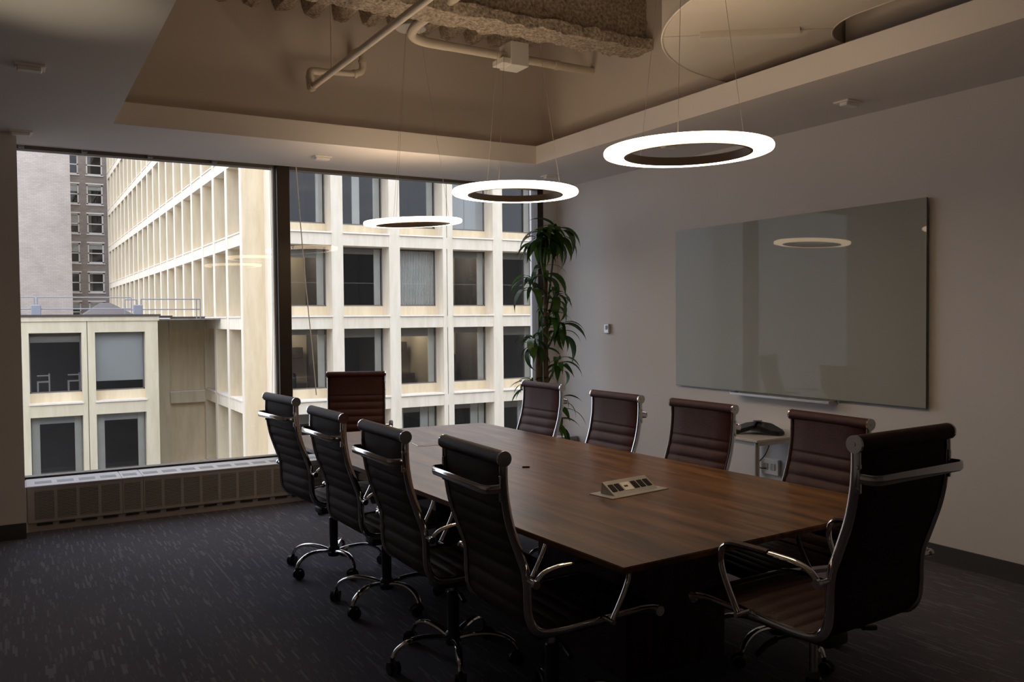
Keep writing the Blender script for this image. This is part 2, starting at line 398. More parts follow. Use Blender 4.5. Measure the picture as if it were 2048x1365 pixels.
# walls
struct('wall_right', bbox(XR, XR+.15, YB-.1, YG+.2, -.1, 4.3), M['wall'])
struct('wall_left', bbox(XL-.15, XL, YB-.1, YG+.2, -.1, 4.3), M['wall'])
struct('wall_back', bbox(XL-.1, XR+.1, YB-.15, YB, -.1, 4.3), M['wallback'])
struct('wall_pier', bbox(XL, 0.055, 7.02, YG+.2, 0, SZ), M['wall'])
bm = B(); box(bm, 0.05, XR, YG-.06, YG+.2, 0, SILL-.02); box(bm, 0.05, XR, YG+.03, YG+.2, 2.95, 4.3); box(bm, 4.76, XR, YG-.06, YG+.2, SILL-.02, 3.02)
struct('wall_window', bm, M['wall'])
bm = B(); box(bm, 0.0, XR, 7.46, YG+.03, 2.98, 3.04); box(bm, 0.0, XR, 7.445, 7.462, SZ-.004, 3.0)
struct('trim_1', bm, M['ceil'])
bm = B(); box(bm, XL, XR, 7.4, YG+.2, 3.04, 4.3); struct('wall_header', bm, M['ceil'])
struct('baseboard_right', bbox(XR-.012, XR, YB, 7.17, 0, .112), M['base'])
struct('baseboard_pier', bbox(XL, 0.058, 7.008, 7.02, 0, .112), M['base'])
struct('baseboard_left', bbox(XL, XL+.012, YB, 7.0, 0, .112), M['base'])
struct('baseboard_back', bbox(XL, XR, YB, YB+.012, 0, .112), M['base'])

# windows: two bays between bronze frames, shade pocket above
def bay(name, x0, x1):
    r = empty(name, kind='structure')
    bm = B(); box(bm, x0, x1, YG-.05, YG+.05, GT, 2.96); obj('head_rail', bm, M['headrail'], r)
    bm = B(); box(bm, x0, x1, YG-.04, YG+.05, SILL-.03, SILL+.012); obj('bottom_rail', bm, M['bronze'], r)
    obj('pane', bbox(x0, x1, YG-.004, YG+.004, SILL+.012, GT), M['glass'], r)
    return r
w1 = bay('window_1', 0.03, 2.015); w2 = bay('window_2', 2.125, 4.70)
obj('mullion', bbox(2.015, 2.125, YG-.10, YG+.06, SILL-.02, 2.97, 0.004), M['bronze'], w1)
obj('jamb', bbox(4.695, 4.765, YG-.07, YG+.06, SILL-.02, 2.97, 0.004), M['bronze'], w2)
obj('glazing_bead', bbox(1.995, 2.015, YG-.03, YG+.03, SILL+.012, GT), M['whitepipe'], w1)
for k, x in enumerate((0.09, 0.52, 1.0, 1.5)):
    obj('shade_bracket', bbox(x-.02, x+.02, 7.50, YG-.05, GT+.002, 2.975, .003), M['grille'], w1)
bm = B(); cyl(bm, (2.14, 7.54, 2.925), (4.68, 7.54, 2.915), .032); sh = obj('shade_roll', bm, M['grille'], w2, True)
bm = B(); cyl(bm, (0.08, 7.54, 2.935), (1.99, 7.54, 2.935), .028); obj('shade_roll', bm, M['grille'], w1, True)
bm = B()
sweep(bm, catmull([(2.170, 7.45, 2.872), (2.20, 7.452, 2.4), (2.245, 7.455, 1.8), (2.29, 7.46, 1.3), (2.325, 7.47, 0.87)], 6), .0045, 6)
tag(obj('blind_wand', bm, M['rod'], None, True), 'thin pale blind wand hanging askew just right of the dark window mullion', 'blind wand')
bm = B()
sweep(bm, catmull([(1.955, 7.50, 2.86), (1.957, 7.5, 1.6), (1.94, 7.5, 0.6), (1.962, 7.5, 0.42), (1.985, 7.5, 0.6), (1.975, 7.5, 1.6), (1.97, 7.5, 2.86)], 5), .0018, 5)
tag(obj('bead_chain', bm, M['rod'], None, True), 'fine looped blind chain hanging left of the dark window mullion', 'blind chain')

# ================================================================== EXTERIOR
struct('ground', bbox(-80, 120, 8, 160, -22.2, -22), M['asphalt'])
bm = B(); box(bm, -40, 60, YG-.0, YG+.55, -22, -0.13); box(bm, -40, 60, YG+.0, YG+.55, 4.42, 9)
box(bm, -40, XL-.2, YG, YG+.55, -0.13, 4.32); box(bm, XR+.2, 60, YG, YG+.55, -0.13, 4.32)
struct('wall_exterior', bm, M['darkclad'])

FH = 3.62; LED0 = 1.68; HEAD = 0.58      # storey height, ledge level, spandrel height
def ledz(k): return LED0 + k*FH
# --- the opposite block (front facade facing us) -------------------------------------------------
fb = empty('office_building', (9.45, 36, -22), 0, 'cream office block with deep gridded windows seen across the courtyard behind the plant', 'building')
def lp(root, x, y, z): return (x-root.location.x, y-root.location.y, z-root.location.z)
ly0 = 37.35
FX0, FP, FW, FD = 9.84, 2.65, 2.13, 0.92    # first opening left edge, pitch, opening width, reveal depth
NC = 7; ks = range(-3, 3)
def pbox(root, name, x0, x1, y0, y1, z0, z1, mat, parent=None, bev=0.0):
    L = root.location
    return obj(name, bbox(x0-L.x, x1-L.x, y0-L.y, y1-L.y, z0-L.z, z1-L.z, bev), M[mat], parent or root)
Y0 = 36.0
for c in range(-1, NC):
    xa = FX0+c*FP+FW
    if c == -1: pbox(fb, 'pier', 9.45, FX0, Y0, ly0, -13.2, 13.3, 'precastlit')
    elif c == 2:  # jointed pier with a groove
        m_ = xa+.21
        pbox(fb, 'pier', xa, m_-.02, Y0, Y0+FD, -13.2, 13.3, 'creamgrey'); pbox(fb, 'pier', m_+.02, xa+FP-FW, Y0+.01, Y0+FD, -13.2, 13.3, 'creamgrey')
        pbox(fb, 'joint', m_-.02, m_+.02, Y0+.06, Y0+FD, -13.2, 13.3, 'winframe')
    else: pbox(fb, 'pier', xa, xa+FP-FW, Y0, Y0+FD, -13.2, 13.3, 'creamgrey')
for k in ks:
    z = ledz(k)
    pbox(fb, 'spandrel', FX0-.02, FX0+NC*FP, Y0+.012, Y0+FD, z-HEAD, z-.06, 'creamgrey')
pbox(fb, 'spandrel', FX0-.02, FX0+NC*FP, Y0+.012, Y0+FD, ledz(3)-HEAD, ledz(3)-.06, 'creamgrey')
winroot = {}
for k in ks:
    z = ledz(k)
    for c in range(NC):
        x0 = FX0+c*FP; x1 = x0+FW
        pbox(fb, 'ledge', x0-.02, x1+.02, Y0-.05, Y0+FD, z-.062, z, 'ledge')
        pbox(fb, 'apron', x0, x1, Y0+FD-.06, Y0+FD, z, z+.42, 'apron')
        L = fb.location
        bm = B(); yy0, yy1 = Y0+FD-.07-L.y, Y0+FD+.03-L.y; a, b_ = x0-L.x, x1-L.x; za, zb = z+.42-L.z, z+FH-HEAD-L.z
        f_ = .045
        box(bm, a, a+f_, yy0, yy1, za, zb); box(bm, b_-f_, b_, yy0, yy1, za, zb); box(bm, a, b_, yy0, yy1, za, za+f_); box(bm, a, b_, yy0, yy1, zb-f_, zb)
        wn = obj('window', bm, M['winframe'], fb)
        bm = bbox(a+f_, b_-f_, yy0+.03, yy0+.045, za+f_, zb-f_); obj('pane', bm, M['glassfar'], wn)
        winroot[(k, c)] = wn
        # room behind: side curtain, valance
        def inner(name, u0, u1, v0, v1, d0, d1, mat, bev=0):
            return obj(name, bbox(a+u0, a+u1, yy0+.1+d0, yy0+.1+d1, za+v0, za+v1, bev), M[mat], wn)
        rr = random.Random(k*31+c)
        H_ = zb-za
        def vblind(u0, u1, n):
            bm = B()
            for i in range(n):
                u = u0+(u1-u0)*(i+.5)/n; wv = (u1-u0)/n*.40
                box(bm, a+u-wv, a+u+wv, yy0+.07, yy0+.10, za+.05, za+H_-.08)
            o = obj('vertical_blind', bm, M['curtain'], wn); o['kind'] = 'stuff'; return o
        inner('valance', 0, FW, H_-(.25+.3*rr.random()), H_, .0, .05, 'roomceil') if (k, c) not in ((0, 2), (1, 3), (1, 1)) else None
        if (k, c) == (0, 2): vblind(0.05, FW-.05, 26)
        elif (k, c) == (1, 3): inner('translucent_blind', .05, FW*.5-.02, .04, H_-.05, -.035, -.02, 'shade'); inner('translucent_blind', FW*.5, FW-.05, .04, H_-.05, -.035, -.02, 'shade')
        else: inner('curtain', FW-.38, FW-.08, .04, H_-.05, -.03, .03, 'curtain')
        if k == 1 and c == 1: inner('curtain', .75, 1.1, .04, H_, -.03, .03, 'curtain')
        if k == -2: inner('curtain', .05, .45, .04, H_-.05, -.03, .03, 'curtain'); inner('curtain', 1.3, 1.7, .04, H_-.05, -.03, .03, 'curtain')
# floors and back wall of the rooms behind the glass
for k in ks:
    z = ledz(k)
    pbox(fb, 'floor_slab', FX0-.2, FX0+NC*FP, Y0+FD, Y0+6.2, z-.35, z-.05, 'roomceil')
    for c in range(NC):
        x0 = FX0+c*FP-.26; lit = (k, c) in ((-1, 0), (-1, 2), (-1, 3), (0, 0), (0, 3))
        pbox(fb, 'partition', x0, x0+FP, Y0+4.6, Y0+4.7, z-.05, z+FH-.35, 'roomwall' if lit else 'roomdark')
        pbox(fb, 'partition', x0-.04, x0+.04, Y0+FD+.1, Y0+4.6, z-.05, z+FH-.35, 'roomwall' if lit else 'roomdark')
for k, c in ((-1, 0), (-1, 2), (-1, 3), (0, 0), (0, 3)):
    x0 = FX0+c*FP+FW*.5; zz = ledz(k)+FH-.5
    pl_ = bpy.data.lights.new('office_ceiling_lamp', 'POINT'); pl_.energy = 130; pl_.color = (1, .86, .64); pl_.shadow_soft_size = .3
    ol_ = bpy.data.objects.new('office_ceiling_lamp', pl_); col.objects.link(ol_); ol_.location = (x0, Y0+3.2, zz)
# --- long wing running away from us --------------------------------------------------------------
lb = empty('office_wing', (8.5, 37.35, -22), 0, 'long cream office wing with deep window bays receding to the left', 'building')
LX, LP, LW, LD = 8.5, 2.86, 2.42, 0.92
NL = 20
pbox(lb, 'end_wall', LX+.03, 9.84, ly0+.001, ly0+.35, -13.2, 20.0, 'cream'); pbox(lb, 'corner_pier', LX-.01, LX+.03, ly0, ly0+.36, -13.2, 20.0, 'precastlit')
ly0 += .36
kl = range(-2, 5)
for j in range(NL):
    y1 = ly0+j*LP+LW
    p_ = pbox(lb, 'pier', LX+.02, LX+LD, y1, y1+LP-LW, -13.2, 20.0, 'cream'); obj('pier_face', bbox(-.004, .02, y1-lb.location.y, y1+LP-LW-lb.location.y, 8.8, 42), M['precastlit'], p_)  # thin slab carries the painted brighter side of each pier
for k in kl:
    z = ledz(k)
    pbox(lb, 'spandrel', LX+.012, LX+LD, ly0, ly0+NL*LP, z-HEAD, z-.06, 'precastlit')
    for j in range(NL):
        ya = ly0+j*LP
        pbox(lb, 'ledge', LX-.03, LX+LD, ya-.01, ya+LW+.01, z-.062, z, 'ledge')
        L = lb.location
        bm = B(); xx0 = LX+LD-.06-L.x; a = ya-L.y; b_ = ya+LW-L.y; za = z-L.z+.4; zb = z+FH-HEAD-L.z
        box(bm, xx0, xx0+.08, a, b_, za, za+.05); box(bm, xx0, xx0+.08, a, b_, zb-.05, zb); box(bm, xx0, xx0+.08, a, a+.05, za, zb); box(bm, xx0, xx0+.08, b_-.05, b_, za, zb)
        box(bm, xx0, xx0+.08, a, b_, za-.4, za)
        wn = obj('window', bm, M['winframe'], lb)
        if j < 12: obj('pane', bbox(xx0+.03, xx0+.04, a+.05, b_-.05, za+.05, zb-.05), M['glassfar'], wn)
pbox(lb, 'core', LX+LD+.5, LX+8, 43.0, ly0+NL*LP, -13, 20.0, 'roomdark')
pbox(lb, 'parapet', LX-.05, LX+9, 43.0, ly0+NL*LP, 20.0, 20.6, 'cream')

# --- low wing at left with two big windows -------------------------------------------------------
sb = empty('annex_building', (0, 42, -22), 0, 'low cream annex with flat roof and four large windows at lower left of the view', 'building')
opens = [(-2.1, -.06), (0.60, 2.62), (3.15, 5.20)]
AY = 42.0; AD = .55; TOP = 1.55
edges = [-2.6] + [v for o_ in opens for v in o_] + [5.74]
for i in range(0, len(edges), 2):
    xa, xb = edges[i], edges[i+1]
    if abs(xa-2.62) < .01:
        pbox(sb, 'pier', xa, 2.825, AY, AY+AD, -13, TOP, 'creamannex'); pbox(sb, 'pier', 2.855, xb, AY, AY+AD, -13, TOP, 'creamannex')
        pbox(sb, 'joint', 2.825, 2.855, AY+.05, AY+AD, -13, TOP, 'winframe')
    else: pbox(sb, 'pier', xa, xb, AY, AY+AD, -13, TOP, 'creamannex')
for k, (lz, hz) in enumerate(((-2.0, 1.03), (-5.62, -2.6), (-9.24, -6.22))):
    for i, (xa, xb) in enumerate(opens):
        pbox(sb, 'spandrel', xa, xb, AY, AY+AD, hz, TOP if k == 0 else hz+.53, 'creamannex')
        pbox(sb, 'ledge', xa-.03, xb+.03, AY-.06, AY+AD, lz-.07, lz, 'ledge')
        pbox(sb, 'apron', xa, xb, AY+AD-.08, AY+AD, lz, lz+.42, 'apron')
        L = sb.location
        a, b_, za, zb = xa-L.x, xb-L.x, lz+.42-L.z, hz-L.z; yy = AY+AD-.09-L.y
        bm = B()
        for q in ((a, a+.05, za, zb), (b_-.05, b_, za, zb), (a, b_, za, za+.05), (a, b_, zb-.05, zb)): box(bm, q[0], q[1], yy, yy+.1, q[2], q[3])
        wn = obj('window', bm, M['winframe'], sb)
        obj('pane', bbox(a+.05, b_-.05, yy+.03, yy+.045, za+.05, zb-.05), M['glassfar'], wn)
        if k == 0 and i == 2:
            obj('roller_shade', bbox(a+.05, b_-.05, yy+.055, yy+.07, za+.42, zb-.03), M['shade'], wn)
        elif k == 0:
            obj('valance', bbox(a, b_, yy+.12, yy+.16, zb-.42, zb), M['roomceil'], wn)
        elif k == 1:
            bm = B(); box(bm, a+.05, a+.35, yy+.055, yy+.10, za, zb); obj('curtain', bm, M['curtain'], wn)
            bm = B(); box(bm, b_-.32, b_-.05, yy+.055, yy+.10, za, zb); obj('curtain', bm, M['curtain'], wn)
            obj('valance', bbox(a, b_, yy+.105, yy+.13, zb-.35, zb), M['shade'], wn)
    pbox(sb, 'floor_slab', -2.6, 5.7, AY+AD, AY+5, lz-.3, lz-.08, 'roomceil')
pbox(sb, 'back_wall', -2.6, 5.7, AY+4.6, AY+4.7, -13, TOP-.05, 'roomdark')
# recessed link between annex and long wing, blind panels
for (z0, z1) in ((-2.04, .98), (-5.66, -2.66), (-9.3, -6.3)):
    pbox(sb, 'blind_panel', 6.82, 8.5, 46.35, 46.5, z0, z1, 'apron')
    pbox(sb, 'ledge', 6.80, 8.5, 45.97, 46.35, z0-.06, z0, 'ledge')
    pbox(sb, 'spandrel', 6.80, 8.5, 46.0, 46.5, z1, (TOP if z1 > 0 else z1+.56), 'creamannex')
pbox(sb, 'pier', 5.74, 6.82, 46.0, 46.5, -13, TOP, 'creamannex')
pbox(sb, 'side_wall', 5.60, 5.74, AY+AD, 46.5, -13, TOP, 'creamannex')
pbox(sb, 'roof', -2.6, 8.5, AY, 60, TOP, TOP+.06, 'roofg')
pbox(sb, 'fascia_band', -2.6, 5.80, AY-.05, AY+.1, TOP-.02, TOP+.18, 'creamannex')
pbox(sb, 'coping', -2.6, 5.86, AY-.10, AY+.3, TOP+.18, TOP+.27, 'coping')
pbox(sb, 'coping', 5.5, 6.9, 45.4, 46.0, TOP+.10, TOP+.22, 'coping')
pbox(sb, 'coping', 6.9, 8.5, 45.6, 46.2, TOP+.02, TOP+.16, 'coping')

# railings on the annex roof
def railing(label, x0, x1, y, zb_, zt, posts, third=False):
    r = empty('roof_railing', (x0, y, zb_), 0, label, 'railing', 'steel railings on the annex roof')
    for zz, nm in ((zt, 'top_rail'), (zb_+(zt-zb_)*.48, 'mid_rail')) + (((zb_+.12, 'kick_rail'),) if third else ()):
        bm = B(); cyl(bm, (0, 0, zz-zb_), (x1-x0, 0, zz-zb_), .026, 8); obj(nm, bm, M['railblue'], r, True)
    for px in posts:
        bm = B(); cyl(bm, (px-x0, 0, 0), (px-x0, 0, zt-zb_), .026, 8); obj('post', bm, M['railblue'], r, True)
    return r
RZ = TOP+.06
railing('short steel-blue railing section at the far left of the annex roof', -1.6, .90, 44, RZ, 2.62, (-1.6, .88), True)
railing('long steel-blue railing section in the middle of the annex roof', .98, 4.88, 44, RZ, 2.62, (1.0, 4.86), True)
railing('pale railing section at the right end of the annex roof against the long wing', 5.35, 8.1, 44.6, RZ, 2.56, (5.37, 7.9, 8.08))
railing('tiny return railing section beside the right-hand ballast block on the annex roof', 4.74, 5.3, 45.5, RZ, 2.55, (4.76, 5.28))
for x, lb_ in ((.94, 'left steel-blue ballast block where two roof railings meet'), (5.15, 'right steel-blue ballast block between roof railings')):
    tag(obj('ballast_block', bbox(x-.2, x+.2, 43.85, 44.15, RZ, 2.28, .03), M['railblue']), lb_, 'ballast block', 'ballast blocks of the roof railings')
bm = B(); v = [bm.verts.new(p) for p in ((2.9, 49, RZ), (6.0, 49, RZ), (6.0, 53, RZ), (2.9, 53, RZ), (4.1, 50.8, 2.5), (4.6, 50.8, 2.5))]
for f in ((0, 1, 5, 4), (1, 2, 5), (2, 3, 4, 5), (3, 0, 4), (0, 3, 2, 1)): bm.faces.new([v[i] for i in f])
tag(obj('roof_hatch', bm, M['coping']), 'dark brown low hipped roof light on the annex roof', 'roof light')

# brick tower
tw = empty('brick_tower', (5.2, 97, -22), 0, 'tall grey brick apartment tower with white sash windows at far left', 'building')
pbox(tw, 'blank_wing', -9, 5.15, 93.5, 108, -22, 34, 'brickl')
L = tw.location
# wall pieces around the openings so that the windows sit in real recesses
WC = [(4.62, 6.10), (6.80, 8.28)]; WZ = [1.45+2.97*i for i in range(-1, 10)]; WH = 2.0
wx = [5.15, 6.10, 6.80, 8.28, 13.5]
bm = B()
for xa, xb in ((6.10, 6.80), (8.28, 13.5)): box(bm, xa-L.x, xb-L.x, 0, 1, 0, 56)
for xa, xb in ((5.15, 6.10), (6.80, 8.28)):
    zprev = -22
    for wz in WZ: box(bm, xa-L.x, xb-L.x, 0, 1, zprev-L.z, wz-L.z); zprev = wz+WH
    box(bm, xa-L.x, xb-L.x, 0, 1, zprev-L.z, 34-L.z)
obj('wall', bm, M['brickd'], tw)
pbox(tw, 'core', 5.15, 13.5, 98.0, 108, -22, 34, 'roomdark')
for ci, (xa, xb) in enumerate(WC):
    for wi, wz in enumerate(WZ):
        bm = B(); a, b_ = xa-L.x, xb-L.x; za, zb = wz-L.z, wz+WH-L.z
        t_ = .13
        for q in ((a, a+t_, za, zb), (b_-t_, b_, za, zb), (a, b_, za, za+t_), (a, b_, zb-t_, zb), (a, b_, (za+zb)/2-.05, (za+zb)/2+.05)):
            box(bm, q[0], q[1], .12, .24, q[2], q[3])
        box(bm, a-.08, b_+.08, -.1, .12, za-.12, za)      # stone sill
        box(bm, a-.08, b_+.08, -.04, .05, zb, zb+.14)
        wn = obj('window', bm, M['whitewood'], tw)
        obj('pane', bbox(a+t_, b_-t_, .17, .185, za+t_, zb-t_), M['glassfar'], wn)
        rr = random.Random(ci*50+wi)
        if rr.random() < .7: obj('blind', bbox(a+t_, b_-t_, .30, .33, za+(zb-za)*(.35+.4*rr.random()), zb-t_), M['curtain'], wn)
        if rr.random() < .6: obj('curtain', bbox(a+t_, a+t_+.3, .36, .40, za+t_, zb-t_), M['roomwall'], wn)

# a few things visible in the offices across the courtyard
def far(name, label, cat, x0, x1, y0, y1, z0, z1, mat, group=None, bev=.01):
    return tag(obj(name, bbox(x0, x1, y0, y1, z0, z1, bev), M[mat]), label, cat, group)
cx = lambda c: FX0+c*FP
far('wall_cabinet', 'dark overhead cabinet in the lit office across the courtyard, below the lowest ring lamp', 'cabinet', cx(2)+.75, cx(2)+2.0, 40.0, 40.55, -.15, .35, 'cabinet')
far('desk', 'dark desk under the overhead cabinet in the lit office across', 'desk', cx(2)+.3, cx(2)+2.2, 39.5, 40.4, -1.98, -1.2, 'cabinet')
far('wall_cabinet', 'dark overhead cabinet in the office behind the blind wand', 'cabinet', cx(0)+.75, cx(0)+2.0, 40.0, 40.55, -.3, .2, 'cabinet')
def monitor(label, x, y, z):
    r = empty('monitor', (x, y, z), 0, label, 'monitor')
    obj('screen', bbox(-.24, .24, -.02, -.012, .12, .44), M['screen'], r)
    obj('housing', bbox(-.26, .26, -.012, .03, .10, .46, .008), M['black'], r)
    bm = B(); cyl(bm, (0, .02, 0), (0, .02, .14), .03); obj('stand', bm, M['black'], r, True); return r
monitor('glowing blue monitor, left one in the office behind the blind wand', cx(0)+.18, 38.6, -1.35)
monitor('glowing blue monitor, right one in the office behind the blind wand', cx(0)+.80, 38.6, -1.35)
monitor('glowing monitor on the desk of the lit office with overhead cabinet', cx(2)+.55, 39.6, -1.2)
far('desk', 'dark desk carrying two monitors in the office behind the blind wand', 'desk', cx(0)-.1, cx(0)+1.8, 38.3, 39.2, -1.98, -1.35, 'cabinet')
def far_chair(label, x, y, z):
    r = empty('office_chair', (x, y, z), 0, label, 'chair')
    obj('backrest', bbox(-.32, .32, -.05, .05, .45, 1.15, .12, 3), M['black'], r, True)
    obj('seat', bbox(-.3, .3, -.02, .5, .42, .52, .04, 2), M['black'], r, True)
    bm = B(); cyl(bm, (0, .2, .04), (0, .2, .43), .05); obj('column', bm, M['black'], r, True)
    bm = B()
    for q in range(5): sweep(bm, [(0, .2, .07), (.32*math.cos(q*2*PI/5), .2+.32*math.sin(q*2*PI/5), .03)], .025, 6)
    obj('base', bm, M['black'], r)
far_chair('dark office chair before the two monitors in the office behind the blind wand', cx(0)+.6, 37.5, -1.98)
far_chair('dark office chair in the lit office with overhead cabinet', cx(2)+.35, 37.7, -1.98)
r = empty('framed_picture', (cx(3)+.95, 40.55, -.9), 0, 'dark framed picture on the wall of the lit office left of the plant', 'picture')
bm = B()
for q in ((0, .08, 0, 1.1), (.52, .6, 0, 1.1), (0, .6, 0, .08), (0, .6, 1.02, 1.1)): box(bm, q[0], q[1], 0, .05, q[2], q[3])
obj('frame', bm, M['cabinet'], r); obj('print', bbox(.08, .52, .02, .045, .08, 1.02), M['curtain'], r)
far('cabinet', 'tall dark cabinet right of the framed picture in the office across', 'cabinet', cx(3)+1.25, cx(3)+2.0, 39.8, 40.4, -1.98, -.35, 'cabinet')
far('side_cabinet', 'dark low cupboard in the far office left of the plant, upper row', 'cabinet', cx(3)+1.25, cx(3)+1.75, 39.6, 40.2, 1.64, 3.5, 'cabinet')
bm = B(); lathe(bm, [(0.001, 0), (.3, 0), (.32, .5), (.42, .9), (.38, 1.35), (.2, 1.6), (0.001, 1.65)], 14)
tag(obj('armchair', bm, M['cabinet'], None, True, loc=(cx(3)+.95, 39.2, 1.63)), 'dark high rounded armchair in the office left of the plant, upper row', 'armchair')
bm = B(); box(bm, 0, .06, 0, .4, 0, .45); box(bm, .45, .5, 0, .4, 0, .8); box(bm, 0, .5, 0, .4, .42, .47); box(bm, 0, .5, .0, .04, .7, .75)
for i, x in enumerate((.9, 2.1)):
    o = tag(obj('wooden_chair', bm if i == 0 else wc.data, M['laminate'], loc=(x, 43.0, -2.0+.42)), ('left' if i == 0 else 'right')+' pale wooden chair standing in the upper left window of the annex', 'chair', 'pale chairs in the annex window')
    wc = o

# ================================================================== CONVECTOR under the window
CY = 7.19
cv = empty('convector', (0.06, CY, 0), 0, 'long grey louvred convector cabinet running under the window', 'radiator')
def cb(name, x0, x1, y0, y1, z0, z1, mat, bev=0, parent=None): return obj(name, bbox(x0-.06, x1-.06, y0-CY, y1-CY, z0, z1, bev), M[mat], parent or cv)
seams = [0.063, 0.708, 0.856, 2.15, 2.30, 3.6, 3.75, 4.94]
cb('plinth', .063, 4.94, CY+.012, CY+.05, 0, .062, 'convector')
cb('inner_core', .08, 4.93, CY+.03, CY+.06, .03, .30, 'slot')
cb('left_end_panel', .056, .068, CY-.0, 7.52, 0.0, .335, 'convtop')
gm = {}
def slats(wd):
    key = round(wd, 3)
    if key not in gm:
        bm = B(); n = 19; z0, z1 = .088, .300
        for i in range(n):
            z = z0+(z1-z0)*(i+.5)/n; box(bm, 0, wd, 0.001, .010, z-.0032, z+.0032)
        gm[key] = mesh_from(bm, 'louvre_slats', M['convector'])
    return gm[key]
for s in range(len(seams)-1):
    a, b_ = seams[s]+.0015, seams[s+1]-.0015
    n = max(1, round((b_-a-.0)/.144)); lm = .05 if s == 0 else .008
    p = (b_-a-lm)/n; g0 = a+lm; gw = p-.020
    # front frame: top and bottom strips plus bars between grilles
    bm = B(); X = lambda v: v-.06
    box(bm, X(a), X(b_), 0, .012, .300, .328); box(bm, X(a), X(b_), 0, .012, .066, .088)
    box(bm, X(a), X(g0), 0, .012, .088, .300)
    for i in range(n):
        box(bm, X(g0+i*p+gw), X(g0+(i+1)*p), 0, .012, .088, .300)
    fp = obj('front_panel', bm, M['convector'], cv)
    for i in range(n):
        o = obj('louvre_slats', slats(gw), None, fp, loc=(X(g0+i*p), 0, 0)); o['kind'] = 'stuff'
        cb('kick_slot', g0+i*p+.012, g0+i*p+gw-.012, CY+.004, CY+.0125, .044, .058, 'slot')
    tp = obj('top_panel', bbox(X(a), X(b_), -.006, 7.535-CY, .328, .338, .002), M['convtop'], cv)
    for i in range(n):
        g = obj('top_grille', bbox(X(g0+i*p+.006), X(g0+i*p+gw-.01), .10, .20, .3372, .3392), M['grille'], tp)

# ================================================================== CEILING SERVICES
# sensors on the soffit
SEN = [(4.56, 3.63, 'white sensor box on the right soffit, above the whiteboard end', 0), (4.44, 5.2, 'white sensor box on the right soffit, seen through the nearest ring lamp', 0),
       (2.23, 6.92, 'white sensor box on the soffit just above the dark mullion', 0), (4.42, 6.87, 'white sensor box on the soffit by the plant in the far corner', 0),
       (0.085, 6.96, 'white sensor box on the soffit above the top left corner of the window', 0), (0.11, 5.16, 'white sensor box at the far left of the soffit, nearest the camera', 0)]
for x, y, lb_, a in SEN:
    r = empty('ceiling_sensor', (x, y, SZ), a, lb_, 'sensor', 'white boxes under the soffit')
    obj('mounting_plate', bbox(-.07, .07, -.055, .055, -.012, 0, .002), M['sensor'], r)
    obj('cover', bbox(-.062, .055, -.045, .015, -.032, -.012, .005), M['sensor'], r)

# ring pendants
def ring_lamp(name_label, x, y, z, tilt=(0, 0)):
    R = .378
    r = empty('ring_pendant', (x, y, z), 0, name_label, 'pendant lamp', 'ring lamps over the table')
    bm = B(); closed_lathe(bm, [(R, .006), (R-.004, .013), (R-.012, .016), (R-.092, .016), (R-.092, -.014), (R-.012, -.014), (R-.004, -.011), (R, -.004)], 96)
    d = obj('diffuser', bm, M['ringlight'], r, True)
    bm = B(); closed_lathe(bm, [(R-.091, .020), (R-.105, .020), (R-.105, -.018), (R-.091, -.018)], 96)
    b = obj('metal_band', bm, M['ringband'], r, True)
    d.rotation_euler = b.rotation_euler = (math.radians(tilt[0]), math.radians(tilt[1]), 0)
    top = 3.76-z
    rm = (Matrix.Rotation(math.radians(tilt[1]), 3, 'Y') @ Matrix.Rotation(math.radians(tilt[0]), 3, 'X'))
    for k in range(3):
        a = math.radians(100+120*k); p = rm @ Vector((math.cos(a)*(R-.098), math.sin(a)*(R-.098), .018))
        bm = B(); sweep(bm, [p, (math.cos(a)*.07, math.sin(a)*.07, top)], .0011, 5); obj('suspension_wire', bm, M['wire'], r)
    bm = B(); lathe(bm, [(.001, top), (.115, top), (.12, top+.006), (.12, top+.028), (.001, top+.028)], 32); obj('canopy', bm, M['canopy'], r, True)
    bm = B(); lathe(bm, [(.095, top+.028), (.095, DK+.12-z)], 24); obj('canopy_housing', bm, M['whitepipe'], r, True)
    return r
ring_lamp('largest glowing ring pendant, nearest the camera at right', 2.66, 2.98, 2.293, (0, -1.0))
ring_lamp('middle of the three glowing ring pendants, overlapping the plant top', 2.63, 4.47, 2.297, (0, 0.3))
ring_lamp('smallest glowing ring pendant, farthest, hanging before the window', 2.69, 6.13, 2.285, (1.0, -2.6))

def pipe(name, pts, r, mat='whitepipe', parent=None, label=None, cat=None, n=12, rnd=None):
    bm = B(); sweep(bm, [Vector(p) for p in pts] if rnd is None else catmull(pts, rnd), r, n)
    o = obj(name, bm, M[mat], parent, True)
    if label: tag(o, label, cat)
    return o
# sprinkler pipe with offset at its end
sp = empty('sprinkler_pipe', (2.0, 6.45, 3.30), 0, 'cream sprinkler pipe with elbows hanging in the raised ceiling at left', 'pipe')
def q(p): return (p[0]-2.0, p[1]-6.45, p[2]-3.30)
pipe('main_run', [q((2.03, 0.7, 3.30)), q((2.0, 6.40, 3.30))], .024, parent=sp)
pipe('end_elbow', [q((2.0, 6.36, 3.30)), q((2.0, 6.43, 3.30)), q((2.0, 6.455, 3.33)), q((2.0, 6.46, 3.41)), q((2.02, 6.46, 3.435)), q((2.08, 6.46, 3.44))], .030, parent=sp, rnd=5)
pipe('cross_run', [q((2.06, 6.46, 3.44)), q((2.37, 6.46, 3.46))], .024, parent=sp)
pipe('riser', [q((2.34, 6.46, 3.46)), q((2.395, 6.46, 3.475)), q((2.42, 6.46, 3.51)), q((2.42, 6.46, 3.60)), q((2.42, 6.50, 3.66)), q((2.42, 6.72, 3.68))], .028, parent=sp, rnd=5)
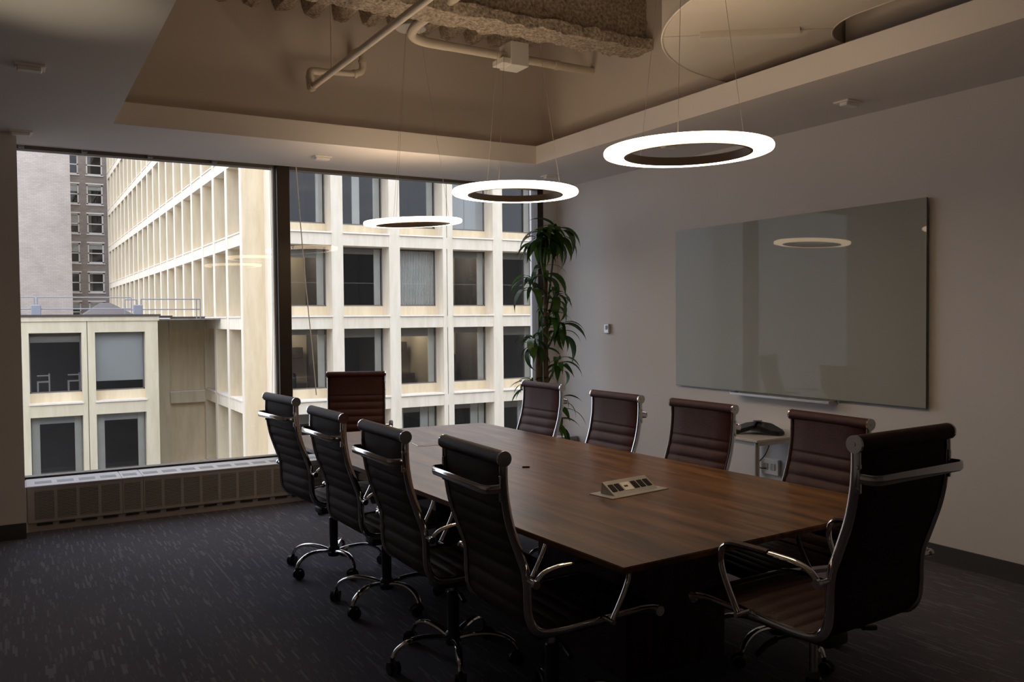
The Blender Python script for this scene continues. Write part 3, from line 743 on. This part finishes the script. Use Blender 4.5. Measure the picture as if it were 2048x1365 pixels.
for p0, p1 in (((2.0, 6.46, 3.375), (2.0, 6.46, 3.395)), ((2.35, 6.46, 3.459), (2.37, 6.46, 3.461)), ((2.42, 6.46, 3.55), (2.42, 6.46, 3.57))):
    pipe('collar', [q(p0), q(p1)], .034, parent=sp)
pipe('hanger_rod', [q((2.17, 6.46, 3.47)), q((2.17, 6.46, DK+.1))], .006, parent=sp, n=6)
bm = B(); closed_lathe(bm, [(.030, -.008), (.030, .008), (.026, .008), (.026, -.008)], 16)
o = obj('hanger_clamp', bm, M['whitepipe'], sp, True, loc=q((2.17, 6.46, 3.45)), rot=(0, PI/2, 0))
# conduit with junction box
cp = empty('conduit_pipe', (3.2, 5.92, 3.6), 0, 'pale pipe with a bend crossing the raised ceiling above the middle ring lamp', 'pipe')
def q2(p): return (p[0]-3.2, p[1]-5.92, p[2]-3.6)
pipe('main_run', [q2((4.25, 5.93, 3.60)), q2((2.86, 5.90, 3.60))], .034, parent=cp)
pipe('bend', [q2((2.88, 5.90, 3.60)), q2((2.68, 5.885, 3.60)), q2((2.57, 5.83, 3.61)), q2((2.535, 5.72, 3.625)), q2((2.54, 5.60, 3.64))], .036, parent=cp, rnd=6)
pipe('return_run', [q2((2.54, 5.62, 3.64)), q2((2.555, 0.7, 3.64))], .036, parent=cp)
pipe('coupling', [q2((3.86, 5.92, 3.60)), q2((3.90, 5.92, 3.60))], .040, parent=cp)
pipe('hanger_rod', [q2((3.45, 5.915, 3.64)), q2((3.45, 5.915, DK+.1))], .006, parent=cp, n=6)
obj('junction_box', bbox(3.40-3.2, 3.56-3.2, -.10, .09, -.085, .10, .004), M['sensor'], cp)
obj('box_flange', bbox(3.33-3.2, 3.41-3.2, -.085, .08, -.075, -.03, .004), M['sensor'], cp)
# fireproofed steel beam
bm = B(); YA_, YB_ = 5.14, 5.40; nx = 90
sect = [(YA_, 3.565), (YB_, 3.565), (YB_, 3.64), (5.31, 3.655), (5.30, DK+.12), (5.23, DK+.12), (5.22, 3.655), (YA_, 3.64)]
def dens(s):
    out = []
    for i in range(len(s)):
        a, b = s[i], s[(i+1) % len(s)]; L_ = math.hypot(a[0]-b[0], a[1]-b[1]); n = max(1, int(L_/.03))
        for k in range(n): out.append((a[0]+(b[0]-a[0])*k/n, a[1]+(b[1]-a[1])*k/n))
    return out
sd = dens(sect); nx = 130
rings = [[bm.verts.new((CXA+(CXB-CXA)*i/nx, y, z)) for y, z in sd] for i in range(nx+1)]
for i in range(nx):
    for k in range(len(sd)): bm.faces.new((rings[i][k], rings[i][(k+1) % len(sd)], rings[i+1][(k+1) % len(sd)], rings[i+1][k]))
from mathutils import noise
for v in bm.verts:
    d_ = noise.noise_vector(v.co*11)*.018 + noise.noise_vector(v.co*33)*.014
    v.co.y += d_.y; v.co.z += d_.z
tag(obj('steel_beam', bm, M['fireproof'], None, True), 'rough sprayed fireproofed steel beam crossing the raised ceiling', 'beam')
# big radiused duct elbow
dc = empty('air_duct', (4.3, 3.02, 3.14), 0, 'large pale curved air duct entering the raised ceiling at upper right', 'duct')
ZD, HD = 0.0, .50; RI, RO = .40, 1.34
bm = B(); N = 40
# plan outline: leg going +X at the far side, quarter (and a bit) bend, leg going -Y
outer = [(.62, RO)] + [(-RO*math.sin(a), RO*math.cos(a)) for a in [i*(PI/2)/N for i in range(N+1)]] + [(-RO, -2.2)]
inner_ = [(-RI, -2.2)] + [(-RI*math.sin(a), RI*math.cos(a)) for a in [(N-i)*(PI/2)/N for i in range(N+1)]] + [(.62, RI)]
no = len(outer)
vo = [[bm.verts.new((x, y, z)) for x, y in outer] for z in (ZD, HD)]
vi = [[bm.verts.new((x, y, z)) for x, y in inner_[::-1]] for z in (ZD, HD)]
for i in range(no-1):
    bm.faces.new((vo[0][i], vo[0][i+1], vi[0][i+1], vi[0][i])); bm.faces.new((vo[1][i], vi[1][i], vi[1][i+1], vo[1][i+1]))
    bm.faces.new((vo[0][i], vo[1][i], vo[1][i+1], vo[0][i+1])); bm.faces.new((vi[0][i], vi[0][i+1], vi[1][i+1], vi[1][i]))
obj('elbow', bm, M['duct'], dc, True)
bm = B()
for Rr in (RO,):
    for sgn in (-1,):
        pts = [(-Rr*math.sin(a), Rr*math.cos(a), ZD+.002) for a in [i*(PI/2)/N for i in range(N+1)]] + [(-Rr, -1.0, ZD+.002)]
        sweep(bm, [Vector(p) for p in pts], .008, 6)
pts = [(-RI*math.sin(a), RI*math.cos(a), ZD+.002) for a in [i*(PI/2)/N for i in range(N+1)]] + [(-RI, -1.0, ZD+.002)]
sweep(bm, [Vector(p) for p in pts], .006, 6)
obj('edge_seam', bm, M['duct'], dc, True)
a0 = math.radians(52)
bm = B(); s_, c_ = math.sin(a0), math.cos(a0)
sweep(bm, [(-RI*s_, RI*c_, -.003), (-RO*s_, RO*c_, -.003)], (.004, .006), 6); obj('joint_seam', bm, M['duct'], dc)
bm = B(); box(bm, -.27, .27, -.035, .035, -.035, 0); obj('stiffener_bar', bm, M['duct'], dc, loc=(-.88*s_, .88*c_-.03, 0), rot=(0, 0, PI/2+a0))
bm = B(); sweep(bm, catmull([(-RO-.0, -.02, .28), (-RO-.10, .02, .30), (-RO-.15, .10, .26), (-RO-.10, .22, .12), (-RO*.985, .28, .05)], 6), .013, 8)
obj('flex_conduit', bm, M['whitepipe'], dc, True)
bm = B(); box(bm, -RO-.02, -RI+.02, -.62, -.58, -.012, 0); obj('flange', bm, M['darkmetal'], dc)

# ================================================================== RIGHT WALL ITEMS
WX = XR-.03
gb = empty('glass_whiteboard', (WX, 3.33, .955), 0, 'wide grey-green glass writing board on the right wall', 'whiteboard')
obj('glass_panel', bbox(0, .008, 0, 2.34, 0, 1.315, .001), M['board'], gb)
bm = B()
for qy, qz in ((.25, .2), (2.09, .2), (.25, 1.1), (2.09, 1.1)): cyl(bm, (.008, qy, qz), (.0298, qy, qz), .015)
obj('standoff', bm, M['alu'], gb, True)
bm = B(); box(bm, -.004, .009, -.0015, .0, 0, 1.315); box(bm, -.001, .009, -.0015, 2.34, -.003, 0)
obj('polished_edge', bm, M['boardedge'], gb)
tr = empty('marker_tray', (WX-.03, 4.02, .928), 0, 'slim aluminium marker tray under the glass writing board', 'tray')
obj('shelf', bbox(-.04, .058, 0, .93, 0, .006, .001), M['alu'], tr); obj('lip', bbox(-.04, -.036, 0, .93, .006, .018), M['alu'], tr)
obj('end_stop', bbox(-.04, .05, -.006, 0, 0, .02), M['alu'], tr); obj('end_stop', bbox(-.04, .05, .93, .936, 0, .02), M['alu'], tr)
th = empty('thermostat', (XR-.001, 6.67, 1.43), 0, 'small white thermostat on the right wall left of the writing board', 'thermostat')
obj('body', bbox(-.028, 0, -.038, .038, -.045, .045, .005), M['alu'], th); obj('display', bbox(-.030, -.028, -.024, .010, -.01, .030), M['grille'], th)
ol = empty('wall_outlet', (XR-.001, 4.62, .40), 0, 'white double wall outlet box under the phone table', 'outlet')
obj('cover_plate', bbox(-.022, 0, -.085, .085, -.06, .06, .004), M['sensor'], ol)
for s in (-.035, .035): obj('socket', bbox(-.024, -.0215, s-.02, s+.02, -.025, .025, .004), M['laminate'], ol)

# phone side table
pt = empty('side_table', (4.50, 4.40, 0), 0, 'small white side table with steel legs against the right wall', 'table')
tx0, tx1, ty0, ty1 = 4.335, 4.935, 4.175, 4.76
obj('table_top', bbox(tx0-4.5, tx1-4.5, ty0-4.4, ty1-4.4, .682, .70, .003), M['laminate'], pt)
bm = B()
for a in ((tx0+.02, tx1-.02, ty0+.02, ty0+.045), (tx0+.02, tx1-.02, ty1-.045, ty1-.02), (tx0+.02, tx0+.045, ty0+.02, ty1-.02), (tx1-.045, tx1-.02, ty0+.02, ty1-.02)):
    box(bm, a[0]-4.5, a[1]-4.5, a[2]-4.4, a[3]-4.4, .655, .682)
obj('apron_frame', bm, M['alu'], pt)
for x in (tx0+.03, tx1-.03):
    for y in (ty0+.03, ty1-.03):
        bm = B(); cyl(bm, (x-4.5, y-4.4, 0), (x-4.5, y-4.4, .682), .017, 14); obj('leg', bm, M['alu'], pt, True)
ph = empty('conference_phone', (4.62, 4.44, .70), math.radians(35), 'black three-armed conference phone on the white side table', 'phone')
for k in range(3):
    bm = B(); a = k*2*PI/3
    pts = [(0, 0), (.06, .085), (.17, .062), (.205, .03), (.205, -.03), (.17, -.062), (.06, -.085)]
    lo = []; hi = []
    for i, (x, y) in enumerate(pts):
        hgt = .085-.30*x if x > .05 else .088
        X_, Y_ = x*math.cos(a)-y*math.sin(a), x*math.sin(a)+y*math.cos(a)
        hgt = max(hgt, .03)
        lo.append(bm.verts.new((X_, Y_, hgt-.030 if x < .16 else .004))); hi.append(bm.verts.new((X_, Y_, hgt)))
    bm.faces.new(hi); bm.faces.new(lo[::-1])
    for i in range(len(pts)): bm.faces.new((lo[i], lo[(i+1) % len(pts)], hi[(i+1) % len(pts)], hi[i]))
    bmesh.ops.bevel(bm, geom=bm.edges[:], offset=.004, segments=2, affect='EDGES')
    obj('speaker_arm', bm, M['black'], ph, True)
obj('keypad', bbox(-.11, -.045, -.035, .035, .062, .070, .002), M['darkmetal'], ph, rot=(0, math.radians(-16), 0))
obj('display', bbox(-.04, .0, -.03, .03, .088, .092, .001), M['grille'], ph)
bm = B(); sweep(bm, catmull([(4.76, 4.50, .64), (4.82, 4.52, .60), (4.86, 4.60, .50), (4.89, 4.70, .42), (4.90, 4.69, .385), (4.925, 4.65, .385)], 6), .004, 6)
tag(obj('phone_cable', bm, M['black'], None, True), 'black cable hanging under the side table down to the wall outlet', 'cable')

# ================================================================== CONFERENCE TABLE
TZ = .75
TP = [(1.661, 2.164), (3.21, 2.25), (3.12, 4.2), (3.068, 5.74), (1.545, 5.82), (1.60, 4.0)]
tb = empty('conference_table', (2.37, 4.0, 0), 0, 'long walnut-brown conference table with ten chairs around it', 'table')
bm = B(); prism(bm, [(x-2.37, y-4.0) for x, y in TP], TZ-.022, TZ)
bmesh.ops.bevel(bm, geom=[e for e in bm.edges if abs(e.verts[0].co.z-e.verts[1].co.z) < 1e-5], offset=.003, segments=2, affect='EDGES')
obj('table_top', bm, M['wood'], tb)
for y0, y1 in ((2.75, 3.42), (4.55, 5.22)):
    p = obj('pedestal', bbox(2.12-2.37, 2.66-2.37, y0-4, y1-4, .0, TZ-.022, .003), M['dkwood'], tb)
    obj('toe_kick', bbox(2.11-2.37, 2.67-2.37, y0-.01-4, y1+.01-4, 0, .07, .002), M['base'], p)
obj('modesty_beam', bbox(-.04, .04, 3.42-4, 4.55-4, .42, TZ-.022), M['dkwood'], tb)
# power module (open)
pm = empty('power_module', (2.413, 3.10, TZ), math.radians(28), 'raised silver power module with black sockets, near the front of the table', 'power module')
ang = math.radians(8)
pm.rotation_euler = (0, 0, ang)
obj('flange_plate', bbox(-.180, .180, -.075, .075, 0, .004, .001), M['alu'], pm)
bm = B(); a = [bm.verts.new(p) for p in ((-.138, -.045, .004), (-.138, .045, .004), (-.138, .035, .055), (.138, -.045, .004), (.138, .045, .004), (.138, .035, .055))]
for f in ((0, 1, 2), (3, 5, 4), (0, 3, 4, 1), (0, 2, 5, 3), (1, 4, 5, 2)): bm.faces.new([a[i] for i in f])
obj('wedge_housing', bm, M['alu'], pm)
sl = math.atan2(.051, .08)
def on_face(name, u, w_, h_, mat, lift=.0015):
    bm = B(); box(bm, -w_/2, w_/2, -h_/2, h_/2, 0, lift)
    return obj(name, bm, M[mat], pm, loc=(u, -.005, .0295), rot=(sl, 0, 0))
for u in (-.112, -.074): on_face('power_socket', u, .029, .044, 'chip', .003)
for u in (.030, .070, .110): on_face('power_socket', u, .029, .044, 'chip', .003)
on_face('data_plate', -.022, .056, .05, 'sensor'); on_face('data_port', -.034, .010, .010, 'chip', .0025); on_face('data_port', -.022, .010, .010, 'chip', .0025)
pm2 = empty('closed_power_module', (2.285, 4.955, TZ), math.radians(0), 'flush closed power module plate near the far end of the table', 'power module')
pm2.rotation_euler = (0, 0, math.radians(-9))
obj('flange_plate', bbox(-.115, .115, -.075, .075, 0, .003, .001), M['alu'], pm2)
obj('lid', bbox(-.105, .105, -.065, .065, .003, .0045), M['wood'], pm2)
tag(obj('cable_clip', bbox(-.02, .02, -.006, .006, 0, .008, .002), M['chip'], loc=(2.34, 3.89, TZ), rot=(0, 0, -.5)), 'tiny black clip lying alone in the middle of the table', 'clip')

# ================================================================== CHAIRS
PROF = [(-.323, 1.064), (-.323, 1.00), (-.317, .93), (-.299, .84), (-.263, .735), (-.243, .68), (-.236, .63), (-.234, .56), (-.228, .512), (-.205, .474), (-.165, .456), (-.09, .452), (.03, .458), (.16, .466), (.26, .468), (.318, .458)]
HW = .234
def profile(n=8): return [Vector((0, p.x, p.y)) for p in catmull([(a, b, 0) for a, b in PROF], n)]
def sling(s0, s1, base, ribs_from, nrib_pitch=.062, w_=HW-.008, th=.013):
    P = profile(16); S = [0]
    for i in range(1, len(P)): S.append(S[-1]+(P[i]-P[i-1]).length)
    bm = B(); fr = []; bk = []
    xs = [-1, -.93, -.5, 0, .5, .93, 1]
    n = int((s1-s0)/.006)
    import bisect
    for i in range(n+1):
        s = s0+(s1-s0)*i/n
        k = min(max(bisect.bisect(S, s)-1, 0), len(P)-2); t = (s-S[k])/(S[k+1]-S[k])
        p = P[k].lerp(P[k+1], t); tg = (P[k+1]-P[k]).normalized(); nn = Vector((0, -tg.z, tg.y))   # towards the sitter
        rib = 0.0
        if s > ribs_from:
            rib = abs(math.sin(PI*(s-ribs_from)/nrib_pitch))**.6*.013 - .004
        else: rib = .008
        e0 = 1.0
        rf, rb = [], []
        for x in xs:
            edge = .0 if abs(x) == 1 else (.75 if abs(x) > .9 else 1)
            rf.append(bm.verts.new(p+nn*(.002+(th*.5+rib)*edge)+Vector((x*w_, 0, 0))))
            rb.append(bm.verts.new(p-nn*(.002+(th*.35+rib*.6)*edge)+Vector((x*w_, 0, 0))))
        fr.append(rf); bk.append(rb)
    m = len(xs)
    for i in range(n):
        for j in range(m-1):
            f = bm.faces.new((fr[i][j], fr[i][j+1], fr[i+1][j+1], fr[i+1][j])); f.material_index = 0
            f = bm.faces.new((bk[i][j], bk[i+1][j], bk[i+1][j+1], bk[i][j+1])); f.material_index = 1
        bm.faces.new((fr[i][0], fr[i+1][0], bk[i+1][0], bk[i][0])); bm.faces.new((fr[i][-1], bk[i][-1], bk[i+1][-1], fr[i+1][-1]))
    for r_ in (0, n):
        for j in range(m-1): bm.faces.new((fr[r_][j], bk[r_][j], bk[r_][j+1], fr[r_][j+1]))
    for f in bm.faces: f.smooth = True
    me = bpy.data.meshes.new(base); bmesh.ops.recalc_face_normals(bm, faces=bm.faces); bm.to_mesh(me); bm.free()
    me.materials.append(M['leather']); me.materials.append(M['backcloth'])
    return me
def build_chair():
    t = empty('office_chair')
    P = profile(8)
    up = []   # parts that rise with the gas lift
    total = 0
    for i in range(1, len(P)): total += (P[i]-P[i-1]).length
    up.append(obj('backrest', sling(0.0, .635, 'backrest', .165), None, t))
    up.append(obj('seat', sling(.652, total-.004, 'seat', .662), None, t))
    for s in (-1, 1):
        bm = B(); sweep(bm, [p+Vector((s*HW, 0, 0)) for p in P], (.008, .016), 10, ref=(1, 0, 0))
        up.append(obj('side_rail', bm, M['chrome'], t, True))
    # top roll and front roll
    bm = B(); cyl(bm, (-HW-.004, -.325, 1.072), (HW+.004, -.325, 1.072), .026, 20); up.append(obj('headrest_roll', bm, M['leather'], t, True))
    for s in (-1, 1):
        bm = B(); cyl(bm, (s*(HW+.004), -.325, 1.072), (s*(HW+.013), -.325, 1.072), .0265, 20); cyl(bm, (s*(HW+.013), -.325, 1.072), (s*(HW+.0145), -.325, 1.072), .006, 8)
        up.append(obj('end_cap', bm, M['chrome'], t, True))
    bm = B(); cyl(bm, (-HW, .320, .452), (HW, .320, .452), .018, 16); up.append(obj('front_roll', bm, M['leather'], t, True))
    for s in (-1, 1):
        bm = B(); cyl(bm, (s*HW, .320, .452), (s*(HW+.012), .320, .452), .019, 16); up.append(obj('end_cap', bm, M['chrome'], t, True))
    # chrome handle loop behind the head
    hz = .972; yb = -.318
    pts = [(HW, yb-.01, hz), (HW, yb-.05, hz), (HW-.008, yb-.064, hz), (HW-.03, yb-.072, hz), (0, yb-.072, hz), (-HW+.03, yb-.072, hz), (-HW+.008, yb-.064, hz), (-HW, yb-.05, hz), (-HW, yb-.01, hz)]
    bm = B(); sweep(bm, [Vector(p) for p in pts], (.015, .0045), 8, ref=(0, 0, 1)); h = obj('handle_loop', bm, M['chrome'], t, True); up.append(h)
    for s in (-1, 1):
        bm = B(); box(bm, s*HW-.006, s*HW+.006, yb-.022, yb-.004, hz-.045, hz+.045); bmesh.ops.bevel(bm, geom=bm.edges[:], offset=.003, segments=1, affect='EDGES')
        br = obj('handle_bracket', bm, M['chrome'], t, True); up.append(br)
        for zz in (-.033, .033):
            bm = B(); cyl(bm, (s*(HW+.006), yb-.012, hz+zz), (s*(HW+.010), yb-.012, hz+zz), .007, 8); obj('bolt', bm, M['chrome'], br, True)
    # arms
    for s in (-1, 1):
        X = s*(HW+.052)
        ap = catmull([(X, -.234, .652), (X, -.205, .680), (X, -.160, .694), (X, -.10, .699), (X, .06, .700), (X, .115, .694), (X, .145, .672), (X, .148, .62), (X, .125, .56), (X, .078, .476)], 6)
        bm = B(); sweep(bm, ap, (.013, .0075), 10, ref=(1, 0, 0)); arm = obj('armrest', bm, M['chrome'], t, True); up.append(arm)
        bm = B(); sweep(bm, [p for p in ap if p.z > .6905 and p.y > -.06] , (.0165, .0115), 10, ref=(1, 0, 0)); obj('arm_pad', bm, M['leather'], arm, True)
        bm = B(); cyl(bm, (s*HW, -.236, .650), (X+s*.012, -.236, .650), .009, 12); cyl(bm, (X, -.236, .650), (X+s*.014, -.236, .650), .014, 14); obj('rear_boss', bm, M['chrome'], arm, True)
        bm = B(); cyl(bm, (s*HW, .076, .468), (X+s*.012, .076, .468), .009, 12); obj('front_boss', bm, M['chrome'], arm, True)
    # spreaders under the seat
    for y in (-.10, .10):
        zz = .448 if y < 0 else .454
        bm = B(); sweep(bm, catmull([(-HW, y, zz), (-HW+.04, y, zz-.012), (-.10, y*.8, .405), (0, y*.7, .398), (.10, y*.8, .405), (HW-.04, y, zz-.012), (HW, y, zz)], 5), (.005, .013), 8, ref=(0, 0, 1))
        up.append(obj('spreader', bm, M['chrome'], t, True))
    bm = bbox(-.055, .055, -.10, .12, .352, .398, .012, 2); mech = obj('tilt_mechanism', bm, M['black'], t, True); up.append(mech)
    bm = B(); cyl(bm, (0, .12, .370), (0, .17, .368), .022, 14); obj('tension_knob', bm, M['black'], mech, True)
    bm = B(); sweep(bm, [(.05, -.03, .375), (.15, -.05, .372), (.20, -.06, .366)], .005, 8); cyl(bm, (.19, -.058, .367), (.245, -.068, .358), .011, 10); obj('tilt_lever', bm, M['black'], mech, True)
    bm = B(); sweep(bm, [(-.05, .02, .375), (-.16, .03, .372)], .005, 8); 
    sweep(bm, [(-.15, .03, .372), (-.20, .035, .360), (-.24, .04, .335)], (.012, .005), 8); obj('height_lever', bm, M['black'], mech, True)
    # fixed part
    bm = B(); cyl(bm, (0, 0, .24), (0, 0, .44), .014, 16); up.append(obj('piston', bm, M['chrome'], t, True))
    bm = B(); lathe(bm, [(.001, .09), (.027, .09), (.027, .315), (.022, .32), (.001, .32)], 18); obj('column', bm, M['darkmetal'], t, True)
    bm = B(); lathe(bm, [(.001, .075), (.034, .078), (.040, .10), (.036, .128), (.027, .14), (.001, .14)], 20); obj('hub', bm, M['darkmetal'], t, True)
    for k in range(5):
        a = k*2*PI/5; d = Vector((math.cos(a), math.sin(a), 0))
        path = catmull([(.03, 0, .108), (.09, 0, .124), (.165, 0, .131), (.225, 0, .122), (.270, 0, .098), (.292, 0, .066)], 5)
        pts = [d*p.x+Vector((0, 0, p.z)) for p in path]; n = len(pts)
        rads = [(.013-.004*i/n, .019-.007*i/n) for i in range(n)]
        side = Vector((-d.y, d.x, 0))
        bm = B(); sweep(bm, pts, [(r[1], r[0]) for r in rads], 10, ref=side); lg = obj('base_leg', bm, M['chrome'], t, True)
        c = d*.292; ca = a + .9 + k*1.3; u = Vector((math.cos(ca), math.sin(ca), 0)); vv = Vector((-u.y, u.x, 0))
        bm = B()
        for s in (-1, 1): cyl(bm, c+vv*s*.006-u*.012+Vector((0, 0, .0272)), c+vv*s*.024-u*.012+Vector((0, 0, .0272)), .027, 16)
        cyl(bm, c+Vector((0, 0, .040)), c+Vector((0, 0, .072)), .009, 10)
        sweep(bm, [c-u*.012+u*(.030*math.cos(q_))+Vector((0, 0, .0272+.030*math.sin(q_))) for q_ in [i*PI/6 for i in range(7)]], (.004, .010), 6, ref=u*0+Vector((0, 0, 1)) if False else None)
        obj('caster', bm, M['black'], lg, True)
    return t, up
proto, ups = build_chair()
upnames = {o.name for o in ups}
def chair_at(x, y, heading, label, lift=0.0, base_rot=0.0, first=[True]):
    """heading = direction the sitter faces, degrees from +X"""
    if first[0]: r = proto; first[0] = False; src = {o.name: o for o in proto.children}
    else:
        r = proto.copy(); col.objects.link(r)
        for ch in proto.children:
            c = ch.copy(); col.objects.link(c); c.parent = r
            c.location = (0, 0, lift) if ch.name in upnames else (0, 0, 0)
            if ch.name.startswith(('base_leg',)): c.rotation_euler = (0, 0, base_rot)
            for g in ch.children:
                d = g.copy(); col.objects.link(d); d.parent = c
    r.location = (x, y, 0); r.rotation_euler = (0, 0, math.radians(heading-90))
    return tag(r, label, 'chair', 'high-backed swivel chairs around the conference table')
CH = [
 # hub x, hub y, heading, lift, base rotation, label
 (1.699, 5.149, 5.5, 0, 0.5, 'brown high-backed chair farthest down the left side of the table, by the dark mullion'),
 (1.733, 4.362, 1.7, -.02, 0.2, 'second brown high-backed chair from the window on the left side of the table'),
 (1.693, 3.462, 0, -.006, 0.9, 'third brown high-backed chair from the window on the left side of the table'),
 (1.735, 2.705, -1.8, .006, 0.3, 'brown high-backed chair nearest the camera on the left side of the table'),
 (2.369, 6.599, 247.7, .006, 0.4, 'brown high-backed chair at the far head of the table against the window'),
 (2.983, 5.243, 182.2, -.022, 0.1, 'brown high-backed chair on the right side in front of the plant'),
 (2.917, 4.291, 180.5, -.022, 0.7, 'second brown high-backed chair from the plant on the right side'),
 (2.961, 3.561, 181.4, -.022, 0.3, 'brown high-backed chair on the right side just left of the phone table'),
 (3.027, 2.793, 175.8, -.022, 0.6, 'brown high-backed chair on the right side just right of the phone table'),
 (2.325, 1.985, 93.3, .10, 0.35, 'large brown high-backed chair at the near head of the table, back to the camera'),
]
for x, y, hd, lift, br, lb_ in CH: chair_at(x, y, hd, lb_, lift, br)

# ================================================================== PLANT
pl = empty('potted_dracaena', (4.33, 6.84, 0), 0, 'tall potted dracaena with drooping green leaves in the far corner', 'plant')
bm = B(); lathe(bm, [(.001, 0), (.13, 0), (.145, .02), (.185, .36), (.19, .38), (.175, .38), (.165, .34), (.001, .34)], 32); obj('pot', bm, M['pot'], pl, True)
bm = B(); lathe(bm, [(.166, .345), (.08, .352), (.001, .355)], 24); obj('soil', bm, M['soil'], pl)
stems = [ # points, radius, mat, crown leaves spec list at tip
 ([(-.05, .0, .34), (-.07, 0, .9), (-.06, 0, 1.25)], .032, 'stem'),
 ([(.03, .03, .34), (.03, .03, 1.0), (.02, .03, 1.5)], .027, 'stem'),
 ([(.0, -.04, .34), (-.02, -.04, 1.2), (.0, -.03, 1.9)], .018, 'stem'),
]
for pts, r_, mt in stems:
    bm = B(); sweep(bm, catmull(pts, 6), r_, 10); obj('cane', bm, M[mt], pl, True)
branches = [
 # tip (x,y,z), root, n leaves, length, seed
 ((.02, -.03, 2.36), (0, -.03, 1.85), 24, .42, 1), ((.14, .0, 2.40), (.02, .03, 1.5), 18, .42, 2), ((-.08, -.03, 2.30), (0, -.03, 1.85), 10, .38, 12),
 ((-.14, 0, 1.92), (0, -.03, 1.5), 15, .36, 3), ((.13, 0, 1.80), (.02, .03, 1.45), 15, .30, 4), ((.0, .0, 2.05), (0, -.03, 1.85), 8, .34, 13),
 ((.15, -.02, 1.50), (.02, .03, 1.2), 18, .36, 5), ((-.12, .0, 1.38), (-.06, 0, 1.1), 17, .34, 6), ((.02, -.06, 1.62), (.0, -.04, 1.3), 10, .30, 11),
 ((.17, 0, 1.18), (.03, .03, .9), 15, .32, 7), ((-.14, .0, .98), (-.07, 0, .8), 15, .34, 8), ((.13, -.05, .80), (.03, .03, .62), 12, .32, 9), ((-.14, -.05, .72), (-.07, 0, .5), 10, .34, 10), ((.10, -.02, .62), (.03, .03, .5), 8, .34, 14)]
def leaf_mesh(L_, wid, droop, seed):
    """leaf growing along +X, arching downwards, midrib folded"""
    bm = B(); n = 9; rows = []; x = 0; z = 0; ang_ = .75
    step = L_/n
    rn = random.Random(seed)
    for i in range(n+1):
        t = i/n
        w_ = wid*(math.sin(PI*min(1, t*1.02+.05)**.85))**.8 if t < 1 else 0.0005
        w_ = max(w_, .003 if t < .2 else .0006)
        rows.append([bm.verts.new((x, -w_, z+.15*w_)), bm.verts.new((x, 0, z)), bm.verts.new((x, w_, z+.15*w_))])
        ang_ -= droop/n*(1.35-.5*t); x += step*math.cos(ang_); z += step*math.sin(ang_)
    for i in range(n):
        for j in range(2): bm.faces.new((rows[i][j], rows[i][j+1], rows[i+1][j+1], rows[i+1][j]))
    for f in bm.faces: f.smooth = True
    ext = bmesh.ops.solidify(bm, geom=bm.faces[:], thickness=.0012)
    return mesh_from(bm, 'leaf', M['leaf'], True)
LM = [leaf_mesh(1.0, .085+.020*(i % 3), 1.5+.30*(i % 5), i) for i in range(12)]
for tip, root, n, L_, seed in branches:
    rn = random.Random(seed); tip = Vector(tip); root = Vector(root)
    mid = (tip+root)/2+Vector((rn.uniform(-.02, .02), rn.uniform(-.02, .02), -.02))
    bm = B(); sweep(bm, catmull([root, mid, tip], 5), [.013-.005*i/10 for i in range(11)], 7); obj('branch', bm, M['greenstem'], pl, True)
    for i in range(n):
        a = i*2.39996+rn.uniform(-.35, .35); f_ = i/n
        ln = L_*(.72+.45*rn.random())*(1-.25*f_)
        o = bpy.data.objects.new('leaf', rn.choice(LM)); col.objects.link(o); o.parent = pl
        base = tip+Vector((0, 0, -.13*(1-f_)+rn.uniform(-.02, .02)))
        o.location = base; o.scale = (ln, ln*rn.uniform(.85, 1.15), ln)
        o.rotation_euler = (rn.uniform(-.25, .25), -.55*f_+.38+rn.uniform(-.25, .25), a)

# added warm spot, unseen out of frame at left, that washes the soffit
ld = bpy.data.lights.new('soffit_glow_spot', 'SPOT'); ld.energy = 38; ld.color = (1.0, .86, .62); ld.spot_size = math.radians(36); ld.spot_blend = 1.0; ld.shadow_soft_size = .05
lo = bpy.data.objects.new('soffit_glow_spot', ld); col.objects.link(lo); lo.location = (-.55, 3.3, 1.5)
dv = Vector((0.10, 3.95, SZ)) - lo.location; lo.rotation_euler = dv.to_track_quat('-Z', 'Y').to_euler()
